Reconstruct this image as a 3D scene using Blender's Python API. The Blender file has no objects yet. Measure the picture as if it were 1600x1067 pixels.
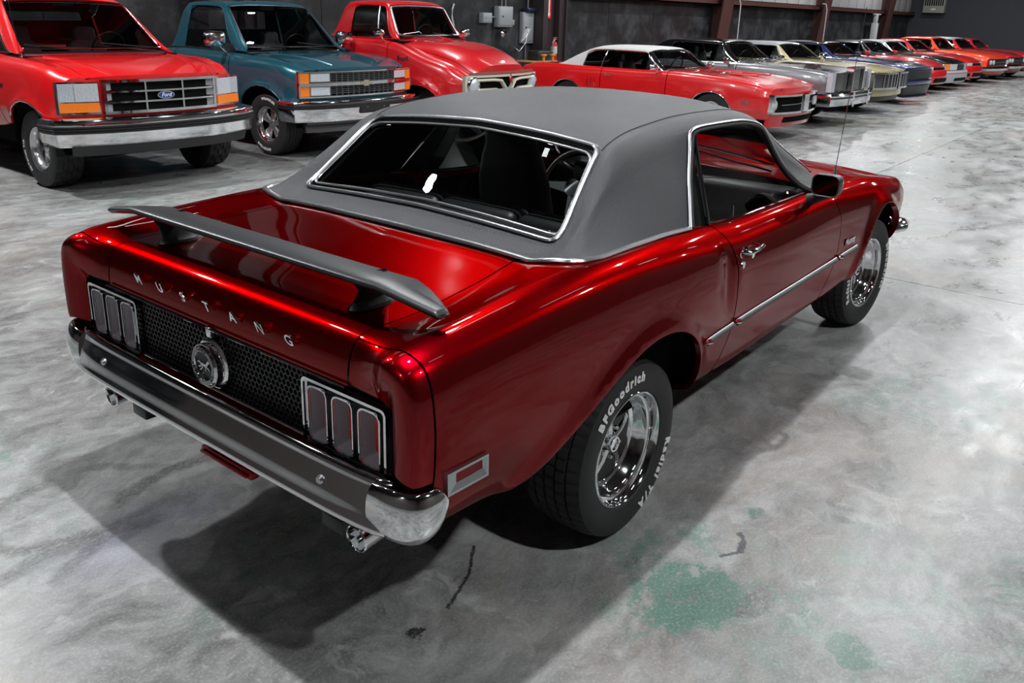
import bpy, bmesh, math, random
import numpy as np
from mathutils import Vector, Matrix
from mathutils.geometry import delaunay_2d_cdt

S = bpy.context.scene
C = S.collection
PI = math.pi
random.seed(7)

# ---------------------------------------------------------------- camera, world, lights, exposure
cam_d = bpy.data.cameras.new('camera')
cam = bpy.data.objects.new('camera', cam_d); C.objects.link(cam)
cam_d.sensor_fit = 'HORIZONTAL'; cam_d.sensor_width = 36.0
cam_d.lens = 1304.872/1600*36.0
cam_d.shift_y = -102.665/1600
cam_d.clip_end = 200
_a, _b, _c = 0.6653580, 0.3043067, 0.02874856
_f = Vector((math.cos(_a)*math.cos(_b), math.sin(_a)*math.cos(_b), -math.sin(_b)))
_r = Vector((math.sin(_a), -math.cos(_a), 0)); _u = _r.cross(_f)
_r2 = _r*math.cos(_c)+_u*math.sin(_c); _u2 = -_r*math.sin(_c)+_u*math.cos(_c)
_m = Matrix((_r2, _u2, -_f)).transposed().to_4x4(); _m.translation = Vector((-2.25244, -2.09134, 1.72233))
cam.matrix_world = _m
S.camera = cam

w = bpy.data.worlds.new('world'); S.world = w; w.use_nodes = True
w.node_tree.nodes['Background'].inputs[0].default_value = (0.55, 0.6, 0.68, 1)
w.node_tree.nodes['Background'].inputs[1].default_value = 0.02
S.view_settings.view_transform = 'Standard'; S.view_settings.look = 'None'
S.view_settings.gamma = 1; S.view_settings.use_curve_mapping = False
S.view_settings.exposure = 0.22

def area(x, y, z, power, sx, sy=None, rot=(0, 0, 0), col=(0.965, 0.985, 1.0)):
    l = bpy.data.lights.new('ceiling_lamp_light', 'AREA')
    l.energy = power; l.color = col
    if sy is None: l.shape = 'DISK'; l.size = sx
    else: l.shape = 'RECTANGLE'; l.size = sx; l.size_y = sy
    o = bpy.data.objects.new('ceiling_lamp_light', l); C.objects.link(o)
    o.location = (x, y, z); o.rotation_euler = rot
    return o
# compact high-bay lamps: one row above the car, one to each side of it
area(-0.35, -0.1, 6.3, 250, 0.20)
area(-0.40, 7.4, 6.0, 400, 0.30); area(-0.65, 4.7, 6.0, 40, 0.22); area(-0.35, -5.6, 6.3, 265, 0.30)
for x, y, p in ((7.5, 7.4, 150), (15, 7.4, 180), (23, 7.4, 200), (31, 7.4, 220), (40, 7.4, 220),
                (8.5, -5.6, 160), (17, -5.6, 260), (28, -5.6, 280),
                (8.2, -0.2, 170), (15, -0.2, 260), (23, -0.2, 280), (31, -0.2, 280), (40, -0.2, 260), (-7.8, -0.1, 90), (4.6, 3.6, 130), (11, 3.6, 120), (19, 3.6, 130), (27, 3.6, 130)):
    area(x, y, 6.3, p, 0.3)
# fluorescent strips between them
for x, y, p in ((-2.6, 2.4, 5), (0.9, 2.6, 5), (4.4, 2.4, 5), (8, 2.4, 5), (12, 2.4, 5), (16, 2.4, 6), (20, 2.4, 6), (25, 2.4, 7),
                (-2.6, -2.6, 5), (1.5, -2.6, 5), (5.5, -2.6, 5), (10, -2.6, 5), (15, -2.6, 5),
                (2.5, 6.6, 5), (6.5, 6.6, 5), (11, 6.6, 5), (16, 6.6, 5), (21, 6.6, 6), (26, 6.6, 6)):
    area(x, y, 6.0, p, 1.3, 0.09)

# ---------------------------------------------------------------- materials
MATS = {}
def mat(name, col=(0.8, 0.8, 0.8), rough=0.5, metal=0.0, coat=0.0, **kw):
    if name in MATS: return MATS[name]
    m = bpy.data.materials.new(name); m.use_nodes = True
    b = m.node_tree.nodes['Principled BSDF']
    b.inputs['Base Color'].default_value = (*col, 1); b.inputs['Roughness'].default_value = rough
    b.inputs['Metallic'].default_value = metal; b.inputs['Coat Weight'].default_value = coat
    b.inputs['Coat Roughness'].default_value = 0.03
    if 'emit' in kw:
        b.inputs['Emission Color'].default_value = (*kw['emit'], 1); b.inputs['Emission Strength'].default_value = kw.get('es', 1)
    if 'spec' in kw: b.inputs['Specular IOR Level'].default_value = kw['spec']
    if kw.get('bump'):
        sc, st, dist = kw['bump']
        nt = m.node_tree; tc = nt.nodes.new('ShaderNodeTexCoord'); n = nt.nodes.new('ShaderNodeTexNoise')
        n.inputs['Scale'].default_value = sc; n.inputs['Detail'].default_value = 4
        bp = nt.nodes.new('ShaderNodeBump'); bp.inputs['Strength'].default_value = st; bp.inputs['Distance'].default_value = dist
        nt.links.new(tc.outputs['Object'], n.inputs['Vector']); nt.links.new(n.outputs['Fac'], bp.inputs['Height'])
        nt.links.new(bp.outputs[0], b.inputs['Normal'])
        if kw.get('vary'):
            rp = nt.nodes.new('ShaderNodeValToRGB'); n2 = nt.nodes.new('ShaderNodeTexNoise'); n2.inputs['Scale'].default_value = kw.get('vs', 4.0)
            n2.inputs['Detail'].default_value = 6
            nt.links.new(tc.outputs['Object'], n2.inputs['Vector']); nt.links.new(n2.outputs['Fac'], rp.inputs[0])
            a, c2 = kw['vary']; rp.color_ramp.elements[0].color = (*a, 1); rp.color_ramp.elements[1].color = (*c2, 1)
            rp.color_ramp.elements[0].position = 0.35; rp.color_ramp.elements[1].position = 0.68
            nt.links.new(rp.outputs[0], b.inputs['Base Color'])
    MATS[name] = m; return m

def paint(name, col, metal=0.0, rough=0.35, **kw):
    if name in MATS: return MATS[name]
    m = mat(name, col, rough, metal, kw.get('coat', 1.0))
    if 'edge' in kw: m.node_tree.nodes['Principled BSDF'].inputs['Specular Tint'].default_value = (*kw['edge'], 1)
    if metal > 0:
        nt = m.node_tree; b = nt.nodes['Principled BSDF']
        tc = nt.nodes.new('ShaderNodeTexCoord'); n = nt.nodes.new('ShaderNodeTexNoise'); n.inputs['Scale'].default_value = 900
        bp = nt.nodes.new('ShaderNodeBump'); bp.inputs['Strength'].default_value = 0.06; bp.inputs['Distance'].default_value = 0.001
        nt.links.new(tc.outputs['Object'], n.inputs['Vector']); nt.links.new(n.outputs['Fac'], bp.inputs['Height'])
        nt.links.new(bp.outputs[0], b.inputs['Normal'])
    return m

def glass_mat(name, tint, rough=0.0):
    if name in MATS: return MATS[name]
    m = bpy.data.materials.new(name); m.use_nodes = True; nt = m.node_tree; nt.nodes.clear()
    out = nt.nodes.new('ShaderNodeOutputMaterial'); mx = nt.nodes.new('ShaderNodeMixShader'); fr = nt.nodes.new('ShaderNodeFresnel')
    fr.inputs[0].default_value = 1.52
    t = nt.nodes.new('ShaderNodeBsdfTransparent'); g = nt.nodes.new('ShaderNodeBsdfGlossy'); g.inputs['Roughness'].default_value = rough
    t.inputs[0].default_value = (*tint, 1)
    nt.links.new(fr.outputs[0], mx.inputs[0]); nt.links.new(t.outputs[0], mx.inputs[1]); nt.links.new(g.outputs[0], mx.inputs[2])
    nt.links.new(mx.outputs[0], out.inputs[0]); MATS[name] = m; return m

CHROME = mat('chrome', (0.82, 0.83, 0.85), 0.06, 1.0)
SATIN = mat('satin_silver', (0.55, 0.57, 0.6), 0.32, 1.0)
BLACK = mat('black_plastic', (0.012, 0.012, 0.013), 0.4)
DARK = mat('dark_void', (0.004, 0.004, 0.004), 0.9, spec=0.1)
BTRIM = mat('bright_trim', (.62, .63, .65), .28, 1.0)
RUBBER = mat('rubber', (0.013, 0.013, 0.014), 0.62)
WHITE = mat('white_letter', (0.75, 0.75, 0.73), 0.6)
GLASS = glass_mat('clear_glass', (0.86, 0.89, 0.88))
TINT = glass_mat('tinted_glass', (0.62, 0.66, 0.67))
LENSC = mat('headlamp_glass', (0.75, 0.78, 0.8), 0.12, 0.55, 1.0, bump=(60, 0.3, 0.01))
AMBER = mat('amber_lens', (0.95, 0.22, 0.01), 0.25, 0.0, 1.0, bump=(90, 0.4, 0.01))
REDL = mat('red_lens', (0.72, 0.006, 0.008), 0.2, 0.0, 1.0, bump=(120, 0.3, 0.01))
SEAT = mat('black_vinyl_seat', (0.014, 0.015, 0.016), 0.42, bump=(300, 0.2, 0.002))

# ---------------------------------------------------------------- object helpers
def link(name, me, parent=None):
    o = bpy.data.objects.new(name, me); C.objects.link(o)
    if parent is not None: o.parent = parent
    return o
def thing(name, label, cat, loc=(0, 0, 0), rz=0, group=None):
    o = link(name, None); o.location = loc; o.rotation_euler = (0, 0, rz); o.empty_display_size = 0.2
    o['label'] = label; o['category'] = cat
    if group: o['group'] = group
    return o
def tag(o, label, cat, group=None):
    o['label'] = label; o['category'] = cat
    if group: o['group'] = group
    return o
def lab(o, l): o['label'] = l; return o

class MB:
    def __init__(s): s.v = []; s.f = []; s.m = []; s.n = {}
    def add(s, vs, fs, mi=0, M=None):
        k = len(s.v)
        if M is not None: vs = [tuple(M @ Vector(v)) for v in vs]
        s.v += [tuple(v) for v in vs]; s.f += [tuple(i+k for i in f) for f in fs]; s.m += [mi]*len(fs); return s
    def box(s, x0, x1, y0, y1, z0, z1, r=0.0, mi=0, M=None, seg=2):
        if r <= 0:
            vs = [(x, y, z) for x in (x0, x1) for y in (y0, y1) for z in (z0, z1)]
            return s.add(vs, [(0, 1, 3, 2), (4, 6, 7, 5), (0, 4, 5, 1), (2, 3, 7, 6), (0, 2, 6, 4), (1, 5, 7, 3)], mi, M)
        bm = bmesh.new(); bmesh.ops.create_cube(bm, size=1)
        for v in bm.verts: v.co = Vector(((x0+x1)/2+v.co.x*(x1-x0), (y0+y1)/2+v.co.y*(y1-y0), (z0+z1)/2+v.co.z*(z1-z0)))
        bmesh.ops.bevel(bm, geom=bm.edges[:], offset=min(r, 0.49*min(x1-x0, y1-y0, z1-z0)), segments=seg, affect='EDGES', profile=0.5)
        bm.verts.index_update(); vs = [v.co[:] for v in bm.verts]; fs = [[v.index for v in f.verts] for f in bm.faces]; bm.free()
        return s.add(vs, fs, mi, M)
    def tube(s, pts, r, seg=8, closed=False, mi=0, M=None, flat=1.0, caps=True, up=(0, 0, 1)):
        pts = [Vector(p) for p in pts]; n = len(pts); vs = []; fs = []
        rs = r if isinstance(r, (list, tuple)) else [r]*n
        for i, p in enumerate(pts):
            a = pts[(i-1) % n] if (closed or i > 0) else p; b = pts[(i+1) % n] if (closed or i < n-1) else p
            t = (b-a); t = t.normalized() if t.length > 1e-9 else Vector((1, 0, 0))
            u = Vector(up)
            if abs(t.dot(u)) > 0.97: u = Vector((1, 0, 0)) if abs(t.x) < 0.9 else Vector((0, 1, 0))
            e1 = t.cross(u).normalized(); e2 = e1.cross(t)
            for k in range(seg):
                an = 2*PI*k/seg; vs.append(p+e1*(math.cos(an)*rs[i])+e2*(math.sin(an)*rs[i]*flat))
        for i in range(n if closed else n-1):
            j = (i+1) % n
            for k in range(seg):
                l = (k+1) % seg; fs.append((i*seg+k, i*seg+l, j*seg+l, j*seg+k))
        if not closed and caps: fs.append(tuple(range(seg))[::-1]); fs.append(tuple((n-1)*seg+k for k in range(seg)))
        return s.add(vs, fs, mi, M)
    def lathe(s, prof, seg=32, mi=0, M=None, mis=None, close=False):
        # profile [(r, a)] turned about local Y: point (r cos, a, r sin)
        vs = []; fs = []; n = len(prof); k0 = len(s.f)
        for i in range(seg):
            an = 2*PI*i/seg; c, d = math.cos(an), math.sin(an)
            for r, a in prof: vs.append((r*c, a, r*d))
        ms = []
        for i in range(seg):
            j = (i+1) % seg
            for k in range(n-1):
                fs.append((i*n+k, i*n+k+1, j*n+k+1, j*n+k)); ms.append(mis[k] if mis else mi)
        s.add(vs, fs, mi, M); s.m[-len(fs):] = ms
        return s
    def prism(s, poly, h0, h1, M=None, mi=0):
        # poly in local XY, extruded along local Z from h0 to h1
        n = len(poly); vs = [(x, y, h0) for x, y in poly]+[(x, y, h1) for x, y in poly]
        fs = [tuple(range(n))[::-1], tuple(range(n, 2*n))]+[(i, (i+1) % n, n+(i+1) % n, n+i) for i in range(n)]
        return s.add(vs, fs, mi, M)
    def ring(s, outer, inner, h0, h1, M=None, mi=0, h1i=None):
        # closed frame between two loops of equal count, in local XY, extruded along Z
        n = len(outer); hi = h1 if h1i is None else h1i
        vs = [(x, y, h0) for x, y in outer]+[(x, y, h1) for x, y in outer]+[(x, y, h0) for x, y in inner]+[(x, y, hi) for x, y in inner]
        fs = []
        for i in range(n):
            j = (i+1) % n
            fs += [(i, j, n+j, n+i), (n+i, n+j, 3*n+j, 3*n+i), (3*n+i, 3*n+j, 2*n+j, 2*n+i), (2*n+i, 2*n+j, j, i)]
        return s.add(vs, fs, mi, M)
    def grid(s, P, mi=0, M=None, closed=False):
        nu = len(P); nv = len(P[0]); vs = [p for r in P for p in r]; fs = []
        for i in range(nu-1):
            for j in range(nv if closed else nv-1):
                l = (j+1) % nv; fs.append((i*nv+j, i*nv+l, (i+1)*nv+l, (i+1)*nv+j))
        return s.add(vs, fs, mi, M)
    def mirror(s):
        k = len(s.v); nf = len(s.f)
        s.v += [(x, -y, z) for x, y, z in s.v]; s.f += [tuple(i+k for i in f[::-1]) for f in s.f[:nf]]; s.m += s.m[:nf]
        for i, nn in list(s.n.items()): s.n[i+k] = (nn[0], -nn[1], nn[2])
        return s
    def flipped(s):
        t = MB(); t.v = [(x, -y, z) for x, y, z in s.v]; t.f = [f[::-1] for f in s.f]; t.m = list(s.m)
        t.n = {i: (n[0], -n[1], n[2]) for i, n in s.n.items()}; return t
    def build(s, name, mats, parent=None, smooth=True, sharp=38, M=None):
        me = bpy.data.meshes.new(name); me.from_pydata(s.v, [], s.f)
        if not isinstance(mats, (list, tuple)): mats = [mats]
        for m in mats: me.materials.append(m)
        me.polygons.foreach_set('material_index', s.m)
        if not s.n:
            bm = bmesh.new(); bm.from_mesh(me); bmesh.ops.recalc_face_normals(bm, faces=bm.faces[:]); bm.to_mesh(me); bm.free()
        me.polygons.foreach_set('use_smooth', [smooth]*len(me.polygons))
        if smooth and not s.n: me.set_sharp_from_angle(angle=math.radians(sharp))
        if s.n:
            me.update()
            vn = [v.normal[:] for v in me.vertices]
            for i, nn in s.n.items(): vn[i] = nn
            me.normals_split_custom_set_from_vertices(vn)
        me.update()
        o = link(name, me, parent)
        if M is not None: o.matrix_local = M
        return o

def rrect(w, h, r, seg=5, cx=0, cy=0):
    pts = []
    for qx, qy, a0 in ((1, 1, 0), (-1, 1, 90), (-1, -1, 180), (1, -1, 270)):
        for k in range(seg+1):
            a = math.radians(a0+90*k/seg); pts.append((cx+qx*(w/2-r)+r*math.cos(a), cy+qy*(h/2-r)+r*math.sin(a)))
    return pts
def ell(rx, ry, n=24, cx=0, cy=0): return [(cx+rx*math.cos(2*PI*k/n), cy+ry*math.sin(2*PI*k/n)) for k in range(n)]
def frame(o, ex, ey):
    # matrix whose local X, Y axes are ex, ey and Z = ex x ey
    ex = Vector(ex).normalized(); ez = ex.cross(Vector(ey)).normalized(); ey = ez.cross(ex)
    m = Matrix((ex, ey, ez)).transposed().to_4x4(); m.translation = Vector(o); return m
_TX = {}
def text_geo(t, size=1.0, ext=0.02, bold=0.0, shear=0.0):
    key = (t, ext, bold, shear)
    if key not in _TX:
        cu = bpy.data.curves.new('t', 'FONT'); cu.body = t; cu.size = 1; cu.extrude = ext; cu.offset = bold; cu.shear = shear
        cu.align_x = 'CENTER'; cu.align_y = 'CENTER'; cu.resolution_u = 3
        o = bpy.data.objects.new('t', cu); C.objects.link(o); bpy.context.view_layer.update()
        me = o.to_mesh(); vs = [v.co[:] for v in me.vertices]; fs = [tuple(p.vertices) for p in me.polygons]
        o.to_mesh_clear(); bpy.data.objects.remove(o); bpy.data.curves.remove(cu)
        _TX[key] = (vs, fs)
    vs, fs = _TX[key]
    return [(x*size, y*size, z*size) for x, y, z in vs], fs

# ---------------------------------------------------------------- lofted skins
def pchip(xk, yk, x):
    xk = np.asarray(xk, float); yk = np.asarray(yk, float); h = np.diff(xk); sh = (-1,)+(1,)*(yk.ndim-1)
    d = np.diff(yk, axis=0)/h.reshape(sh); m = np.zeros_like(yk)
    if len(xk) > 2:
        w1 = (2*h[1:]+h[:-1]).reshape(sh); w2 = (h[1:]+2*h[:-1]).reshape(sh)
        with np.errstate(divide='ignore', invalid='ignore'):
            mm = (w1+w2)/(w1/d[:-1]+w2/d[1:])
        m[1:-1] = np.where(d[:-1]*d[1:] > 0, mm, 0)
    m[0] = d[0]; m[-1] = d[-1]
    i = np.clip(np.searchsorted(xk, x)-1, 0, len(xk)-2); t = ((x-xk[i])/h[i]).reshape(sh); hh = h[i].reshape(sh)
    return (yk[i]*(1+2*t)*(1-t)**2+m[i]*hh*t*(1-t)**2+yk[i+1]*t*t*(3-2*t)+m[i+1]*hh*t*t*(t-1))
def gsmooth(A, sig, axis, mirror0=None):
    if sig <= 0: return A
    A = np.moveaxis(A, axis, 0); n = int(3*sig)+1; k = np.exp(-0.5*(np.arange(-n, n+1)/sig)**2); k /= k.sum()
    n = min(n, A.shape[0]-1); k = k[len(k)//2-n:len(k)//2+n+1]; k = k/k.sum()
    if mirror0 is not None: lo = A[1:n+1][::-1]*mirror0
    else: lo = 2*A[0]-A[1:n+1][::-1]
    hi = 2*A[-1]-A[-n-1:-1][::-1]
    B = np.concatenate([lo, A, hi]); out = sum(k[j]*B[j:j+A.shape[0]] for j in range(2*n+1))
    return np.moveaxis(out, 0, axis)
class Skin:
    """net: list of (u, [(x,y,z)...]) stations; s = index along the section, s=0 on the centre plane"""
    def __init__(sk, net, du=0.0125, su=0.05, ss=0.3, spi=16, bump=None, sym=True):
        U = np.array([n[0] for n in net]); A = np.array([n[1] for n in net], float)
        ns = A.shape[1]; sv = np.linspace(0, ns-1, (ns-1)*spi+1)
        nu = int(round((U[-1]-U[0])/du))+1; uv = np.linspace(U[0], U[-1], nu)
        B = pchip(U, A, uv); B = np.moveaxis(pchip(np.arange(ns), np.moveaxis(B, 1, 0), sv), 0, 1)
        B = gsmooth(B, su/du, 0); B = gsmooth(B, ss*spi, 1, mirror0=np.array([1, -1, 1]) if sym else None)
        if sym: B[:, 0, 1] = 0
        if bump: B = bump(B)
        sk.T = B; sk.u0 = uv[0]; sk.du = (uv[-1]-uv[0])/(nu-1); sk.ds = 1/spi; sk.nu = nu; sk.ns = len(sv); sk.smax = ns-1
        gu = np.gradient(B, axis=0); gs = np.gradient(B, axis=1)
        N = np.cross(gu, gs); N /= (np.linalg.norm(N, axis=2, keepdims=True)+1e-12)
        if N[nu//2, 3, 2] < 0: N = -N
        if sym: N[:, 0, 1] = 0; N[:, 0] /= np.linalg.norm(N[:, 0], axis=1, keepdims=True)
        sk.N = N
    def _l(sk, T, u, s):
        a = min(max((u-sk.u0)/sk.du, 0), sk.nu-1.0001); b = min(max(s/sk.ds, 0), sk.ns-1.0001)
        i = int(a); j = int(b); a -= i; b -= j
        return (T[i, j]*(1-a)+T[i+1, j]*a)*(1-b)+(T[i, j+1]*(1-a)+T[i+1, j+1]*a)*b
    def P(sk, u, s): return sk._l(sk.T, u, s)
    def Nn(sk, u, s): n = sk._l(sk.N, u, s); return n/np.linalg.norm(n)
    def inv(sk, x, c, axis=2, s0=4.0, s1=None, u0=None, u1=None):
        """(u,s) of the surface point with given x and z (axis 2) or y (axis 1)"""
        s1 = s1 if s1 is not None else sk.smax; j0 = int(s0/sk.ds); j1 = int(s1/sk.ds)+1
        i0 = 0 if u0 is None else int((u0-sk.u0)/sk.du); i1 = sk.nu if u1 is None else int((u1-sk.u0)/sk.du)+1
        D = (sk.T[i0:i1, j0:j1, 0]-x)**2+(sk.T[i0:i1, j0:j1, axis]-c)**2
        k = int(D.argmin()); i, j = divmod(k, D.shape[1]); u = sk.u0+(i+i0)*sk.du; s = (j+j0)*sk.ds
        for _ in range(3):
            p = sk.P(u, s); pu = (sk.P(u+.01, s)-sk.P(u-.01, s))/.02; ps = (sk.P(u, s+.05)-sk.P(u, s-.05))/.1
            a, b, cc, d = pu[0], ps[0], pu[axis], ps[axis]; det = a*d-b*cc
            if abs(det) < 1e-5: break
            ex, ez = x-p[0], c-p[axis]; du_ = (d*ex-b*ez)/det; ds_ = (-cc*ex+a*ez)/det
            if abs(du_) > .05 or abs(ds_) > .6: break
            u += du_; s = min(max(s+ds_, s0-.2), s1)
        return (u, s)
def densify(poly, step=(0.03, 0.25), closed=True):
    out = []; n = len(poly)
    for i in range(n if closed else n-1):
        a = poly[i]; b = poly[(i+1) % n]; k = max(1, int(math.ceil(math.hypot((b[0]-a[0])/step[0], (b[1]-a[1])/step[1]))))
        for j in range(k): t = j/k; out.append((a[0]*(1-t)+b[0]*t, a[1]*(1-t)+b[1]*t))
    if not closed: out.append(poly[-1])
    return out
def soft(poly, rad, closed=True, n=5):
    """round corners of a param-space polygon; rad = one value or list (fraction of shorter neighbour edge)"""
    out = []; N = len(poly)
    for i, p in enumerate(poly):
        r = rad[i] if isinstance(rad, (list, tuple)) else rad
        if r <= 0 or (not closed and i in (0, N-1)): out.append(p); continue
        a = poly[i-1]; b = poly[(i+1) % N]
        p0 = (p[0]+(a[0]-p[0])*r, p[1]+(a[1]-p[1])*r); p1 = (p[0]+(b[0]-p[0])*r, p[1]+(b[1]-p[1])*r)
        for k in range(n+1):
            t = k/n; out.append(((1-t)**2*p0[0]+2*t*(1-t)*p[0]+t*t*p1[0], (1-t)**2*p0[1]+2*t*(1-t)*p[1]+t*t*p1[1]))
    return out
def panel(mb, sk, poly, du=0.04, ds=0.3, depth=0.014, off=0.0, mi=0, lip=0.002):
    """surface patch over a param polygon with a turned-in edge"""
    poly = densify(poly, (du, ds)); n = len(poly); q = [Vector((u/du, s/ds)) for u, s in poly]
    us = [p.x for p in q]; ss_ = [p.y for p in q]; pts = list(q)
    A = np.array([(p.x, p.y) for p in q]); B = np.roll(A, -1, axis=0)
    gx = np.arange(math.floor(min(us))+.5, max(us), 1.0); gy = np.arange(math.floor(min(ss_))+.5, max(ss_), 1.0)
    if len(gx) and len(gy):
        G = np.array([(x, y) for x in gx for y in gy])
        # inside test + distance to boundary
        ins = np.zeros(len(G), bool); dm = np.full(len(G), 9.9)
        for a, b in zip(A, B):
            c = ((a[1] > G[:, 1]) != (b[1] > G[:, 1]))
            with np.errstate(divide='ignore', invalid='ignore'): xx = (b[0]-a[0])*(G[:, 1]-a[1])/(b[1]-a[1]+1e-15)+a[0]
            ins ^= c & (G[:, 0] < xx)
            e = b-a; L = e@e+1e-12; t = np.clip(((G-a)@e)/L, 0, 1); dm = np.minimum(dm, np.hypot(*(G-(a+t[:, None]*e)).T))
        pts += [Vector(g) for g in G[ins & (dm > 0.42)]]
    vs, es, fs, ov, oe, of = delaunay_2d_cdt(pts, [], [list(range(n))], 1, 1e-4)
    k = len(mb.v); bidx = {}
    P = []
    for i, v in enumerate(vs):
        u, s = v.x*du, v.y*ds; p = sk.P(u, s); nn = sk.Nn(u, s); isb = False
        for o in ov[i]:
            if o < n: bidx[o] = i; isb = True
        p = p+nn*(off-(lip if isb else 0)); mb.v.append(tuple(p)); mb.n[k+i] = tuple(nn)
    for f in fs:
        a, b, c = (Vector(mb.v[k+i]) for i in f[:3]); nn = Vector(mb.n[k+f[0]])
        f = tuple(k+i for i in f)
        mb.f.append(f if (b-a).cross(c-a).dot(nn) > 0 else f[::-1]); mb.m.append(mi)
    if depth > 0:
        k2 = len(mb.v); loop = [bidx.get(i) for i in range(n)]; loop = [l for l in loop if l is not None]; m = len(loop)
        cen = Vector((0, 0, 0))
        for l in loop:
            p = Vector(mb.v[k+l]); nn = Vector(mb.n[k+l]); mb.v.append(tuple(p)); mb.v.append(tuple(p-nn*depth))
        for a in range(m):
            b = (a+1) % m; p0, p1 = Vector(mb.v[k2+2*a]), Vector(mb.v[k2+2*b])
            mb.f.append((k2+2*a, k2+2*a+1, k2+2*b+1, k2+2*b)); mb.m.append(mi)
        v2f = {}
        for f in fs:
            for i in f: v2f.setdefault(i, f)
        for a in range(m):
            b = (a+1) % m; c = (a-1) % m
            t = (Vector(mb.v[k2+2*b])-Vector(mb.v[k2+2*c])); nn = Vector(mb.n[k+loop[a]])
            o = t.cross(nn); o = o.normalized() if o.length > 1e-9 else nn
            f = v2f.get(loop[a])
            if f:
                ce = sum((Vector(mb.v[k+i]) for i in f), Vector())/len(f)
                if o.dot(ce-Vector(mb.v[k+loop[a]])) > 0: o = -o
            mb.n[k2+2*a] = tuple(o); mb.n[k2+2*a+1] = tuple(o)
        for q_ in range(len(mb.f)-m, len(mb.f)):
            f = mb.f[q_]; A_, B_, C_ = (Vector(mb.v[i]) for i in f[:3])
            if (B_-A_).cross(C_-A_).dot(Vector(mb.n[f[0]])) < 0: mb.f[q_] = f[::-1]
    return mb
def on(sk, path, off=0.0, closed=False, step=(0.03, 0.25)):
    return [tuple(sk.P(u, s)+sk.Nn(u, s)*off) for u, s in densify(path, step, closed)]
# ================================================================ SETTING
class NT:
    """tiny helper to write node maths"""
    def __init__(s, m): s.t = m.node_tree; s.n = s.t.nodes; s.l = s.t.links
    def v(s, x, inp):
        if isinstance(x, (int, float)): inp.default_value = x
        elif isinstance(x, tuple):
            inp.default_value = x if len(x) == len(inp.default_value) else (*x, 1)
        else: s.l.new(x, inp)
    def math(s, op, a, b=0.0, c=None, clamp=False):
        n = s.n.new('ShaderNodeMath'); n.operation = op; n.use_clamp = clamp; s.v(a, n.inputs[0]); s.v(b, n.inputs[1])
        if c is not None: s.v(c, n.inputs[2])
        return n.outputs[0]
    def vmath(s, op, a, b):
        n = s.n.new('ShaderNodeVectorMath'); n.operation = op; s.v(a, n.inputs[0]); s.v(b, n.inputs[1]); return n.outputs[1] if op in ('LENGTH', 'DISTANCE', 'DOT_PRODUCT') else n.outputs[0]
    def noise(s, vec, scale, det=5, rough=.6, dist=0.0):
        n = s.n.new('ShaderNodeTexNoise'); s.v(vec, n.inputs['Vector']); n.inputs['Scale'].default_value = scale; n.inputs['Detail'].default_value = det
        n.inputs['Roughness'].default_value = rough; n.inputs['Distortion'].default_value = dist; return n.outputs
    def map(s, vec, scale=(1, 1, 1), rot=0.0, loc=(0, 0, 0)):
        n = s.n.new('ShaderNodeMapping'); s.v(vec, n.inputs[0]); n.inputs['Scale'].default_value = scale; n.inputs['Rotation'].default_value = (0, 0, rot); n.inputs['Location'].default_value = loc; return n.outputs[0]
    def ramp(s, f, lo, hi): # smooth 0..1
        n = s.n.new('ShaderNodeMapRange'); n.interpolation_type = 'SMOOTHSTEP'; s.v(f, n.inputs[0]); n.inputs[1].default_value = lo; n.inputs[2].default_value = hi; return n.outputs[0]
    def mix(s, f, a, b, mode='MIX'):
        n = s.n.new('ShaderNodeMix'); n.data_type = 'RGBA'; n.blend_type = mode; s.v(f, n.inputs[0]); s.v(a, n.inputs[6]); s.v(b, n.inputs[7]); return n.outputs[2]
    def blob(s, pos, cx, cy, rx, ry, rot=0.0, edge=.25):
        d = s.vmath('SUBTRACT', pos, (cx, cy, 0.0)); d = s.map(d, (1, 1, 0), rot); d = s.map(d, (1/rx, 1/ry, 0)); return s.ramp(s.vmath('LENGTH', d, (0., 0., 0.)), 1+edge, 1-edge)
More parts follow.
